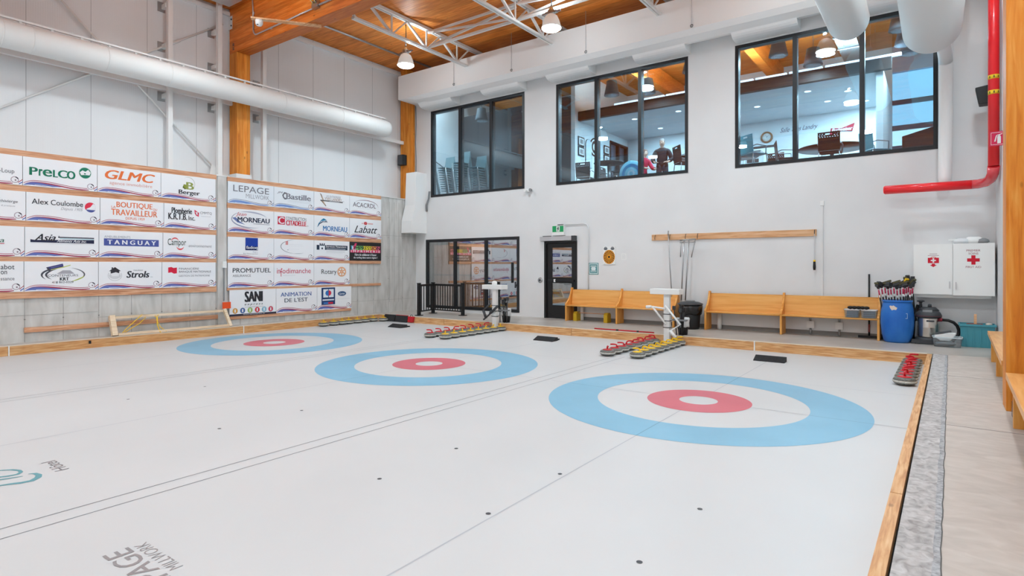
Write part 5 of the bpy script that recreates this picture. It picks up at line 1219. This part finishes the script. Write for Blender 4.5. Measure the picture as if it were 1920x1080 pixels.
s.draw([('b',.12,.22,.51,.97,(36,62,110)),('b',.17,.54,.31,.90,(232,236,242)),('b',.33,.54,.47,.90,(232,236,242)),('e',.31,.73,.08,.12,(60,120,190)),('b',.32,.54,.33,.90,(36,62,110)),('seg',.325,.73,.075,.12,-90,90,(214,50,76)),('b',.15,.40,.48,.46,(220,226,236)),('b',.18,.25,.31,.33,(60,120,190)),('b',.31,.25,.45,.33,(206,40,64)),('e',.715,.68,.125,.105,(36,62,110)),('e',.715,.68,.115,.09,(70,100,140)),('b',.55,.44,.95,.447,(200,204,210))], 'logo')
s.draw([('t','Carrier',.63,.635,.80,.72,.012,.25,WH)], 'lettering')
# ------------------------------------------------------------------ lounge behind the upper windows
ZL = 3.85
M_lwall = mat('lounge_white_wall', (226,230,232), .8); M_lceil = mat('lounge_ceiling', (214,220,224), .8)
holes = [(-2.95,-1.95,4.9,5.6)]
struct(holed(-7.2, 1.3, ZL, 8.15, 13.5, 13.65, holes), 'wall_lounge_back', [M_lwall], 'pale lounge back wall with clock and lettering')
b = MB(); b.box(-7.35,9.5,ZL,-7.2,12.0,8.15); b.box(-7.35,12.0,6.2,-7.2,13.5,8.15)
struct(b, 'wall_lounge_left', [M_lwall], 'pale lounge side wall with picture frames')
b = MB(); b.box(-12.15,9.5,ZL,-7.36,9.65,7.25)
for x in (-8.2,-9.3,-10.4): b.box(x-.004,9.496,ZL,x+.004,9.5,6.4,1)
b.box(-8.05,9.48,5.15,-8.03,9.5,5.35,2)
struct(b, 'wall_lounge_dark', [M_dark, M_black, M_alu], 'dark grey cupboard wall in the lounge')
b = MB(); b.box(1.15,9.86,ZL,1.3,13.5,6.45); struct(b, 'wall_lounge_right', [M_lwall], 'short pale wall beside the blue shades in the lounge')
b = MB(); b.box(-7.2,9.86,6.45,1.3,13.5,6.52); struct(b, 'ceiling_lounge', [M_lceil], 'lowered pale lounge ceiling with downlights')
b = MB(); b.box(-7.34,9.70,6.45,1.48,9.86,6.74); struct(b, 'trim_2', [mat('dark_bulkhead', (44,32,30), .6)], 'dark bulkhead beam across the lounge')
b = MB(); b.box(4.4,YW+.2,ZL,4.55,13.65,8.15); b.box(3.44,YW,3.62,4.55,YW+.2,8.15); struct(b, 'wall_lounge_far_right', [M_lwall], 'far right lounge wall')
b = MB(); b.box(-12.6,9.65,7.25,-12.4,13.65,8.15); b.box(-12.4,13.5,ZL,-7.2,13.65,8.15); struct(b, 'wall_lounge_far_left', [M_lwall], 'far left lounge wall')
# outside glazing on the right with blue shades
b = MB()
for (z0, z1) in ((ZL,4.75),(5.66,5.80),(6.42,6.55),(5.10,5.20)): b.box(1.3,13.5,z0,4.4,13.6,z1)
b.box(2.9,13.5,4.75,3.0,13.6,7.38); b.box(4.3,13.5,4.75,4.4,13.6,7.38)
q = MB(); q.box(1.3,13.5,7.381,4.4,13.65,8.149); struct(q, 'wall_lounge_far', [mat('lavender_wall', (206,208,222), .8)], 'pale wall above the blue shades')
o = struct(b, 'window_5', [mat('slate_frame', (74,88,104), .6)], 'outside lounge glazing with blue shades at far right')
b = MB(); b.box(1.3,13.54,5.80,4.3,13.55,7.38); b.build('blue_shade', glass('blue_shade_glass', (206,226,236), 0.0), o)
b = MB(); b.box(1.3,13.54,4.75,4.3,13.55,5.66); b.build('pane', glass('clear_outside_glass', (240,248,250), .02), o)
b = MB(); b.box(-14,14.5,-.3,12,60,-.2); struct(b, 'floor_outside', [mat('snow', (240,244,248), .9)], 'snowy ground outside the lounge')
# glazed double door in the side wall
b = MB()
for (y0, y1) in ((12.0,12.07),(12.70,12.80),(13.40,13.499)): b.box(-7.30,y0,ZL,-7.17,y1,6.2)
b.box(-7.30,12.0,6.13,-7.17,13.499,6.2); b.box(-7.30,12.0,ZL,-7.17,13.499,4.0)
o = struct(b, 'door_2', [M_black], 'black-framed glass double door in the lounge side wall')
b = MB(); b.box(-7.24,12.07,4.0,-7.23,12.70,6.13); b.box(-7.24,12.80,4.0,-7.23,13.40,6.13); b.build('glass', glass('frosted_door_glass', (216,222,228), .05), o)
b = MB(); b.box(-9.2,11.9,ZL,-7.36,13.5,8.1); struct(b, 'wall_lounge_hall', [mat('grey_hall_wall', (196,196,198), .8)], 'pale hall wall beyond the glass double door')
# roof steel in lounge
for i, y in enumerate((7.7, 8.6, 9.3)):
    b = MB(); b.box(-12.1,y-.03,7.96,4.3,y+.03,8.02); solo(b, 'ceiling_track', [M_steel_white], 'white track under the lounge roof deck, %s from the window' % ORD[(0,1,2)[i]], 'track', (-4,y,7.96))
b = MB(); b.box(-5.2,7.0,7.55,-4.95,13.4,8.12); solo(b, 'lounge_beam', [M_beam], 'orange timber beam in the lounge roof behind the middle window', 'beam', (-5.1,9,7.6))
b = MB(); b.box(-1.9,7.0,7.55,-1.65,13.4,8.12); solo(b, 'lounge_beam', [M_beam], 'orange timber beam in the lounge roof behind the right window', 'beam', (-1.8,9,7.6))
t = thing('metal_duct', 'galvanised rectangular duct under the lounge roof, right window', 'duct', (.55,9,7.2)); o = t.location
b = MB(); b.box(.35,7.2,7.15,.80,11.5,7.6); b.build('duct', M_chrome, t, o)
for y in (8.2,9.6,11.0):
    b = MB(); b.tube([(.57,y,7.59),(.57,y,8.148)], .01, 6); b.build('hanger_rod', M_alu, t, o)
for y in (7.9,8.8,9.7):
    b = MB(); b.box(.33,y,7.13,.82,y+.05,7.62); b.build('flange', M_alu, t, o)
t = thing('strip_light', 'row of bright strip lights above the dark bulkhead', 'strip light', (-3,9.78,6.75)); o = t.location
M_strip_e = emit('strip_light_tube', (240,246,255), 2.2)
for k in range(9):
    b = MB(); b.box(-5.9+k*.85,9.72,6.745,-5.12+k*.85,9.84,6.80); b.build('tube', M_strip_e, t, o)
# grey pendants
M_pend = mat('grey_pendant_shade', (92,98,104), .6); M_pl = emit('pendant_diffuser', (236,238,240), .9)
def pend0(label, loc):
    t = thing('pendant_lamp', label, 'pendant lamp', loc, 0, 'grey pendants in the lounge')
    b = MB(); b.lathe([(.225,0),(.21,.08),(.165,.30),(.15,.42),(.10,.44),(.001,.45)], (0,0,0), 24); b.build('shade', M_pend, t)
    b = MB(); b.lathe([(.001,.012),(.215,.012),(.215,.02)], (0,0,0), 24); b.build('diffuser', M_pl, t)
    b = MB(); b.tube([(0,0,.45),(0,0,8.14-loc[2])], .008, 6); b.build('cord', M_grey, t)
    ld = bpy.data.lights.new('bulb', 'AREA'); ld.shape = 'DISK'; ld.size = .36; ld.energy = 48; ld.color = (.95,.98,1); lo = bpy.data.objects.new('bulb', ld); COL.objects.link(lo); lo.parent = t; lo.location = (0,0,-.004)
    return t
PD = [(-10.33,8.5,6.66,'left window, alone'),(-5.38,8.5,6.68,'middle window, leftmost'),(-4.47,9.0,6.70,'middle window, middle one'),(-3.02,8.5,6.90,'middle window, top right'),
      (-.82,8.5,6.87,'right window, leftmost'),(-.15,9.2,6.70,'right window, second from left'),(1.62,8.1,7.20,'right window, nearest of the row at the right'),(1.68,8.9,7.05,'right window, second of the row at the right'),(1.76,9.7,6.95,'right window, third of the row at the right'),(1.82,10.5,6.95,'right window, last of the row at the right')]
p0 = pend0('grey cone pendant seen through the ' + PD[0][3], PD[0][:3])
for q in PD[1:]: dup(p0, q[:3], 0, 'grey cone pendant seen through the ' + q[3])
# downlights
def dl0(loc, label):
    t = thing('downlight', label, 'ceiling light', loc, 0, 'lounge downlights')
    b = MB(); b.lathe([(.001,-.006),(.085,-.006)], (0,0,0), 18); b.build('lens', emit('downlight_lens', (255,255,250), 4.0), t)
    b = MB(); b.lathe([(.085,-.008),(.11,-.008),(.112,0)], (0,0,0), 18, caps=False); b.build('ring', M_plast, t)
    ld = bpy.data.lights.new('bulb', 'AREA'); ld.shape = 'DISK'; ld.size = .15; ld.energy = 60; ld.color = (.9,.97,1); lo = bpy.data.objects.new('bulb', ld); COL.objects.link(lo); lo.parent = t; lo.location = (0,0,-.012)
    return t
DN = [(-.5,10.6),(.4,11.2),(-.2,12.0),(.7,12.6),(-2.0,11.4),(-4.1,10.5),(-5.6,10.6),(-3.9,11.6),(-5.4,12.3)]
d0 = dl0((DN[0][0], DN[0][1], 6.449), 'round downlight in the lounge ceiling, right window, nearest')
for i, (x, y) in enumerate(DN[1:]): dup(d0, (x, y, 6.449), 0, 'round downlight in the lounge ceiling behind the %s window, %s' % ('right' if i < 4 else 'middle', ORD[i % 4 + 1] if i < 4 else ORD[i-4]))
ld = bpy.data.lights.new('strip_light_glow', 'AREA'); ld.shape = 'RECTANGLE'; ld.size = 7.0; ld.size_y = .10; ld.energy = 330
lo = bpy.data.objects.new('strip_light_glow', ld); COL.objects.link(lo); lo.location = (-2.6, 9.78, 6.83); lo.rotation_euler = (PI, 0, 0)
ld = bpy.data.lights.new('stair_fill_light', 'AREA'); ld.shape = 'DISK'; ld.size = .5; ld.energy = 120  # added fill light without a fixture, brightens the room behind the left window
lo = bpy.data.objects.new('stair_fill_light', ld); COL.objects.link(lo); lo.location = (-11.2, 7.6, 8.1)
ld = bpy.data.lights.new('corridor_fill_light', 'AREA'); ld.shape = 'DISK'; ld.size = .6; ld.energy = 110; lo = bpy.data.objects.new('corridor_fill_light', ld); COL.objects.link(lo); lo.location = (-10.3, 7.55, 3.55)  # added fill light for the corridor panelling, has no fixture

# wall lettering, clock, sign, cooler
fn = lambda u, v, d: (-1.78+u*1.11, 13.499+d, 5.97+v*.20)
b = MB(); b.text('Salle Yves Landry', fn, 0, 0, 1, 1, -.002, 0, .004, .5); solo(b, 'wall_lettering', [ink((40,70,100))], 'dark blue script reading Salle Yves Landry on the lounge wall', 'lettering', (-1.2,13.49,5.97))
t = thing('wall_clock', 'round brown-rimmed clock on the lounge wall', 'clock', (-2.19,13.47,5.92))
b = MB(); b.lathe([(.135,-.0),(.14,-.03),(.17,-.035),(.19,-.015),(.19,.025)], (0,0,0), 30, 0, True, 1); b.build('rim', ink((150,112,86)), t)
b = MB(); b.lathe([(.001,-.004),(.14,-.004),(.14,.02)], (0,0,0), 28, 0, True, 1); b.build('face', M_plast, t)
b = MB(); b.bar((0,-.008,0),(.06,-.008,.05),.008,.006); b.bar((0,-.008,0),(-.03,-.008,.09),.006,.006); b.build('hands', M_black, t)
t = thing('beer_sign', 'red bow tie sign reading Budweiser on the lounge wall', 'sign', (0,13.47,5.76)); o = t.location
fn = lambda u, v, d: (-.34+u*.68, 13.46+d, 5.74+v*.30)
P = [(0,.0),(.05,.72),(.48,.60),(1.0,1.0),(.90,.18),(.5,.34)]
b = MB(); b.prism(P, lambda u, v, d: (-.34+u*.68, d, 5.74+v*.30), 13.46, 13.495); b.build('plate', ink((170,34,60)), t, o)
b = MB(); b.text('Budweiser', fn, .08, .30, .92, .66, -.004, 0, .02, .35); b.build('lettering', M_plast, t, o)
t = thing('drinks_cooler', 'white glass-fronted drinks cooler behind the lounge hatch', 'cooler', (-2.65,13.9,ZL)); o = t.location
b = MB(); b.box(-2.92,13.66,ZL+.001,-2.42,14.1,5.56); b.build('cabinet', M_plast, t, o)
for z in (4.95,5.15,5.35):
    b = MB(); b.box(-2.86,13.655,z,-2.48,13.665,z+.13); b.build('shelf', M_dgrey, t, o)
b = MB(); b.box(-2.98,13.42,5.58,-1.92,13.5,5.64); solo(b, 'hatch_lintel', [M_dgrey], 'dark lintel above the lounge serving hatch', 'trim', (-2.4,13.45,5.6))
def frame(label, y, z0, z1, w):
    t = thing('picture_frame', label, 'picture', (-7.19,y,z0), 0, 'black picture frames in the lounge'); 
    b = MB(); b.box(-.005,-w/2,0,.02,w/2,z1-z0); b.build('frame', M_black, t)
    b = MB(); b.box(.02,-w/2+.045,.045,.023,w/2-.045,z1-z0-.045); b.build('mount', M_plast, t)
    b = MB(); b.box(.023,-w/2+.10,.08,.025,w/2-.10,z1-z0-.08); b.build('print', M_grey, t)
for (y, z0, z1, lab) in ((9.88,5.63,5.94,'near pair, upper one'),(9.88,5.30,5.61,'near pair, lower one'),(11.72,5.64,5.95,'far pair, upper one'),(11.72,5.31,5.62,'far pair, lower one')):
    frame('black framed picture on the lounge side wall, ' + lab, y, z0, z1, .40)
for (y, z, lab) in ((10.4,5.0,'nearer one'),(11.25,5.0,'farther one')):
    t = thing('honour_board', 'arched white honour board on the lounge side wall, ' + lab, 'board', (-7.19,y,z)); 
    P = [(-.20,0),(.20,0)] + [(.20*math.cos(a), .75+.20*math.sin(a)) for a in [PI*k/10 for k in range(11)]]
    b = MB(); b.prism([(u*1.12, v*1.02-.01) for u, v in P], lambda u, v, d: (d, u, v), 0, .012); b.build('edge', M_black, t)
    b = MB(); b.prism(P, lambda u, v, d: (d, u, v), .012, .016); b.build('panel', mat('pale_panel', (206,218,224), .6), t)
t = thing('wall_emblem', 'round dark club emblem on the lounge side wall', 'emblem', (-7.19,10.82,5.75))
b = MB(); b.lathe([(.001,.01),(.30,.01),(.32,0)], (0,0,0), 28, 0, True, 0); b.build('disc', M_black, t)
b = MB(); b.lathe([(.22,.013),(.27,.013)], (0,0,0), 28, 0, True, 0, caps=False); b.lathe([(.001,.013),(.12,.013)], (0,0,0), 20, 0, True, 0, caps=False); b.build('ring_print', M_plast, t)
t = thing('target_board', 'teal round target painted panel leaning in the lounge', 'panel', (-5.12,9.3,ZL+.001))
b = MB(); b.lathe([(.001,-.02),(.38,-.02),(.40,0),(.40,.02)], (0,0,.60), 30, 0, True, 1); b.box(-.03,-.01,0,.03,.02,.35); b.build('board', ink((120,190,214)), t)
b = MB()
for r, w in ((.30,.09),(.12,.06)): b.ring(0,.60,r,r,w,w,lambda u, v, d: (u, d, v), -.024, 0 if r > .2 else 1)
b.build('rings', [ink((60,140,190)), ink((190,210,226))], t)
b = MB(); b.box(-7.10,12.1,ZL+.001,-6.7,13.3,5.05); b.box(-7.15,12.05,5.05,-6.65,13.35,5.10)
for k in range(6): b.box(-6.70,12.2+.18*k,5.10,-6.66,12.3+.18*k,5.2)
solo(b, 'counter', [M_dark], 'dark counter with small pots in front of the glass double door', 'counter', (-6.9,12.7,ZL))

# tables and chairs
def table(label, loc, r, top):
    t = thing('lounge_table', label, 'table', loc, 0, 'lounge tables')
    b = MB(); b.lathe([(.001,.72),(r,.72),(r+.01,.735),(r,.75),(.001,.75)], (0,0,0), 32); b.build('tabletop', top, t)
    b = MB(); b.tube([(0,0,.03),(0,0,.72)], .045, 12); b.build('pillar', M_chrome, t)
    b = MB(); b.lathe([(.001,.002),(.30,.002),(.28,.03),(.05,.05),(.001,.05)], (0,0,0), 20); b.build('foot', M_black, t)
    return t
M_ttop = mat('dark_walnut_top', (74,46,38), .3)
table('round dark table behind the right window, under the bow tie sign', (.25,9.35,ZL+.001), .78, M_ttop)
table('round dark table behind the right window, below the clock', (-1.95,9.2,ZL+.001), .50, M_ttop)
table('small dark table behind the left end of the middle window', (-5.2,7.95,ZL+.001), .42, M_dark)
table('round dark table behind the right end of the middle window', (-3.05,8.65,ZL+.001), .52, M_ttop)
def chair(label, loc, rz, m):
    t = thing('lounge_chair', label, 'chair', loc, rz, 'perforated plastic lounge chairs')
    hs = [(-.07,.07,.81,.85)]
    for r_ in range(3):
        for k in range(8):
            x = -.185+.05*k+(.012 if r_ % 2 else 0)
            if abs(x+.01) > .085 or r_ > 1: hs.append((x, x+.02, .83-.035*r_, .845-.035*r_))
    q = holed(-.22, .22, .46, .88, .20, .215, [h for h in hs if h[2] > .0])
    q.v = [(p[0]*(1.04-.12*max(0,.66-p[2])), p[1]+.10*(p[2]-.46)+.9*p[0]**2*-.25, p[2]) for p in q.v]
    q.build('backrest', m, t)
    b = MB(); b.box(-.22,-.22,.43,.22,.20,.455); b.build('seat', m, t, (0,0,0), .01)
    for sx in (-1, 1):
        for sy in (-1, 1):
            b = MB(); b.tube([(sx*.23,sy*.24,.0),(sx*.205,sy*.19,.43)], .012, 8); b.build('leg', M_chrome, t)
        b = MB(); b.tube([(sx*.215,-.16,.43),(sx*.24,-.15,.62),(sx*.24,.12,.64),(sx*.225,.21,.60)], .013, 8); b.build('armrest', M_chrome, t)
    return t
CB = chair('brown perforated chair, back to the right window, before the bow tie sign', (.36,8.22,ZL+.001), PI, M_brownk)
dup(CB, (-.66,8.55,ZL+.001), PI*.60, 'brown perforated chair seen sideways left of the first mullion, right window')
dup(CB, (-1.18,10.2,ZL+.001), PI*.98, 'brown perforated chair farther back by the clock, right window')
dup(CB, (-6.18,8.35,ZL+.001), PI*1.05, 'dark perforated chair at the left end of the middle window')
dup(CB, (-5.85,9.25,ZL+.001), PI*.50, 'dark perforated chair beside the first mullion of the middle window')
dup(CB, (-2.88,7.65,ZL+.001), PI*.75, 'dark perforated chair at the right end of the middle window')
dup(CB, (-3.3,9.75,ZL+.001), 0, 'dark perforated chair beyond the table in the middle window')
CT = chair('teal chair standing at the left end of the right window', (-1.15,7.45,ZL+.001), PI*.8, M_teal_l)
dup(CT, (1.22,8.62,ZL+.001), PI*.72, 'teal chair beside the second mullion of the right window')
t = thing('dark_cabinet', 'dark slanted cabinet in the right end of the right window', 'cabinet', (1.95,8.5,ZL)); o = t.location
b = MB(); b.hexa([(1.75,8.2,ZL+.001),(2.45,8.2,ZL+.001),(2.45,8.8,ZL+.001),(1.75,8.8,ZL+.001),(1.75,8.2,4.48),(2.45,8.2,4.66),(2.45,8.8,4.66),(1.75,8.8,4.48)]); b.build('body', M_dark, t, o, .01)
b = MB(); b.box(1.8,8.19,4.05,2.4,8.199,4.42); b.build('front', M_dgrey, t, o)
# stacked chairs behind the left window
def schair(label, loc, m):
    t = thing('stacked_chair', label, 'chair', loc, 0, 'grey chairs stacked behind the left window')
    b = MB(); b.hexa([(-.18,-.17,.42),(.18,-.17,.42),(.18,.20,.42),(-.18,.20,.42),(-.18,-.17,.44),(.18,-.17,.44),(.18,.20,.44),(-.18,.20,.44)]); b.build('seat', m, t)
    b = MB(); b.hexa([(-.22,.20,.44),(.22,.20,.44),(.22,.215,.44),(-.22,.215,.44),(-.20,.27,.85),(.20,.27,.85),(.20,.285,.85),(-.20,.285,.85)]); b.build('backrest', m, t)
    for sx in (-1, 1):
        for sy in (-1, 1):
            b = MB(); b.tube([(sx*.22,sy*.23,0),(sx*.20,sy*.19,.42)], .011, 6); b.build('leg', M_chrome, t)
    return t
M_sc = mat('stack_chair_grey_teal', (150,172,176), .5)
s0 = None
for j, (x, y, n) in enumerate(((-11.5,8.1,11),(-10.7,8.0,12),(-9.95,7.9,9))):
    for k in range(n):
        lab = 'grey stacked chair in the %s stack behind the left window, %s' % (('left','middle','right')[j], 'bottom one' if k == 0 else 'top one' if k == n-1 else 'layer %s above the bottom' % ('one two three four five six seven eight nine ten eleven'.split()[k-1]))
        loc = (x+.012*k, y-.03*k, ZL+.001+.075*k)
        if s0 is None: s0 = schair(lab, loc, M_sc)
        else: dup(s0, loc, 0, lab)
t = thing('handrail', 'thin handrail on the wall behind the left window', 'handrail', (-12.1,8,5.4)); o = t.location
b = MB(); b.tube([(-12.08,7.1,5.75),(-12.08,9.3,4.9)], .02, 8); b.build('rail', M_grey, t, o)
for y, z in ((7.4,5.62),(9.0,5.0)):
    b = MB(); b.tube([(-12.145,y,z-.03),(-12.08,y,z)], .012, 6); b.build('bracket', M_grey, t, o)

# ------------------------------------------------------------------ two people in the lounge
def skin_obj(name, V, E, Rr, root, m, parent, sub=2):
    me = bpy.data.meshes.new(name); me.from_pydata(V, E, []); me.materials.append(m)
    o = bpy.data.objects.new(name, me); COL.objects.link(o); o.parent = parent
    sk = o.modifiers.new('skin', 'SKIN')
    for i, r in enumerate(Rr): me.skin_vertices[0].data[i].radius = r if isinstance(r, tuple) else (r, r)
    me.skin_vertices[0].data[root].use_root = True; sk.use_smooth_shade = True
    ss = o.modifiers.new('smooth', 'SUBSURF'); ss.levels = 1; ss.render_levels = sub
    return o
def chain(V, E, R, start, pts):
    prev = start
    for p, r in pts:
        V.append(p); R.append(r); E.append((prev, len(V)-1)); prev = len(V)-1
    return prev
def person(label, loc, rz, lean, arms, shirt, trousers, hair, h=1.0):
    t = thing('person', label, 'person', loc, rz)
    L_ = lambda x, y, z: (x, y - lean*max(0, z-.95), z - .25*abs(lean)*max(0, z-.95))   # faces -y
    V = [(0,0,.95)]; E = []; R = [(.15,.11)]
    ch = chain(V, E, R, 0, [(L_(0,0,1.10),(.14,.10)), (L_(0,0,1.28),(.165,.11)), (L_(0,.01,1.42),(.13,.085))])
    nk = chain(V, E, R, ch, [(L_(0,0,1.50),.055), (L_(0,-.01,1.56),.055)])
    hd = chain(V, E, R, nk, [(L_(0,-.02,1.62),(.068,.08)), (L_(0,-.02,1.70),(.076,.09)), (L_(0,-.01,1.765),(.055,.065))])
    V.append(L_(0,-.125,1.655)); R.append(.014); E.append((nk+1, len(V)-1))                       # nose
    for s in (-1, 1): V.append(L_(s*.088,.0,1.66)); R.append(.015); E.append((nk+1, len(V)-1))     # ears
    hands = []
    for s, (el, wr, hn) in zip((-1, 1), arms):
        e = chain(V, E, R, ch, [(L_(s*.19,.0,1.40),.058), (el,.045), (wr,.031), (hn,(.038,.022))])
        d = (Vector(hn)-Vector(wr)).normalized(); side = Vector((0,0,1)).cross(d).normalized()
        for k in range(4):
            base = Vector(hn)+side*(-.024+.016*k); ln = (.060,.070,.068,.052)[k]
            chain(V, E, R, e, [(tuple(base+d*.035),.009), (tuple(base+d*(.035+ln*.55)+Vector((0,0,-.012))),.008), (tuple(base+d*(.035+ln*.85)+Vector((0,0,-.032))),.007)])
        th = Vector(wr).lerp(Vector(hn), .6)+side*(.035*s)
        chain(V, E, R, e, [(tuple(th),.010), (tuple(th+d*.05+side*.012*s),.008)])
        hands.append((el, wr))
    for s in (-1, 1):
        chain(V, E, R, 0, [((s*.10,0,.88),.085), ((s*.11,-.01,.50),.058), ((s*.115,.02,.10),.038), ((s*.12,-.05,.045),(.038,.034)), ((s*.125,-.15,.035),(.036,.026))])
    bo = skin_obj('body', V, E, R, 0, M_skin, t)
    dg = bpy.context.evaluated_depsgraph_get(); dg.update()
    me = bpy.data.meshes.new_from_object(bo.evaluated_get(dg)); me.materials.clear(); me.materials.append(M_skin)
    bo.modifiers.clear(); bo.data = me
    co = [v.co.copy() for v in me.vertices]; no = [v.normal.copy() for v in me.vertices]
    def z0(p): return .95 + (p.z-.95)/(1-.25*abs(lean)) if p.z > .95 else p.z
    def hand(p): return any((p-Vector(hn)).length < .16 or (p-Vector(wr)).length < .05 for (el, wr, hn) in arms)
    def cut(name, test, off, m):
        F = [tuple(f.vertices) for f in me.polygons if test(f.center)]
        ids = sorted({i for f in F for i in f}); mp = {i: k for k, i in enumerate(ids)}
        b = MB(); b.add([co[i] + no[i]*off for i in ids], [tuple(mp[i] for i in f) for f in F], 0, True)
        o = b.build(name, m, t); md = o.modifiers.new('thickness', 'SOLIDIFY'); md.thickness = .006; md.offset = 1
    cut('trousers', lambda p: .10 < p.z < .99 and not hand(p), .012, trousers)
    cut('shirt', lambda p: .93 < z0(p) < 1.50 and not hand(p), .020, shirt)
    b = MB(); c = L_(0,.0,1.70)
    b.lathe([(.080,-.05),(.092,0),(.090,.05),(.070,.085),(.035,.105),(.001,.11)], (c[0], c[1]+.012, c[2]), 20, 0, True, 2, .93, 1.08)
    b.v = [(p[0], p[1], p[2] + (.05 if p[1] < c[1]-.055 and p[2] < c[2]+.03 else 0)) for p in b.v]
    b.build('hair', hair, t)
    b = MB()
    for s in (-1, 1): q = L_(s*.030,-.098,1.672); b.lathe([(.001,-.006),(.009,0),(.001,.006)], q, 8)
    b.build('eyes', M_black, t)
    b = MB(); q = L_(0,-.098,1.605); b.bar((q[0]-.022,q[1],q[2]),(q[0]+.022,q[1],q[2]),.010,.008); b.build('mouth', mat('lips', (170,100,96), .6), t)
    return t
person('grey-haired person in a dark polo shirt standing behind the middle window', (-4.60,10.45,ZL+.001), .25, .06,
       [((-.30,-.02,1.14),(-.20,-.20,1.02),(-.15,-.27,1.02)), ((.30,-.02,1.14),(.20,-.20,1.02),(.15,-.27,1.02))], mat('dark_polo', (40,38,44), .8), mat('dark_trousers', (56,58,70), .8), mat('grey_hair', (120,116,116), .8))
person('person in a red top leaning over to the side behind the middle window', (-5.78,11.6,ZL+.001), 1.1, .22,
       [((-.24,-.26,1.12),(-.20,-.46,1.06),(-.19,-.54,1.05)), ((.24,-.26,1.12),(.20,-.46,1.06),(.19,-.54,1.05))], mat('red_top', (176,30,60), .8), mat('navy_trousers', (50,52,66), .8), mat('brown_hair', (110,84,76), .8))

# ------------------------------------------------------------------ world, camera, view
w = bpy.data.worlds.new('world'); S.world = w; w.use_nodes = True
nt = w.node_tree; N = nt.nodes; bg = N['Background']
tc = N.new('ShaderNodeTexCoord'); sp = N.new('ShaderNodeSeparateXYZ'); cr = N.new('ShaderNodeValToRGB')
cr.color_ramp.elements[0].position = 0.0; cr.color_ramp.elements[0].color = (1,1,1,1)
cr.color_ramp.elements[1].position = .5; cr.color_ramp.elements[1].color = (.72,.90,1,1)
nt.links.new(tc.outputs['Generated'], sp.inputs[0]); nt.links.new(sp.outputs[2], cr.inputs[0]); nt.links.new(cr.outputs[0], bg.inputs[0])
bg.inputs[1].default_value = 1.9
cd = bpy.data.cameras.new('camera'); cam = bpy.data.objects.new('camera', cd); COL.objects.link(cam)
cam.location = (2.348, -7.090, 1.641); cam.rotation_euler = (PI/2, 0, .6302)
cd.sensor_fit = 'HORIZONTAL'; cd.sensor_width = 36.0; cd.lens = 1089.5/1920*36.0; cd.shift_y = -40.8/1920; cd.clip_start = .05; cd.clip_end = 200
S.camera = cam
vs = S.view_settings; vs.view_transform = 'Standard'; vs.look = 'None'; vs.gamma = 1.0; vs.use_curve_mapping = False; vs.exposure = EXPOSURE
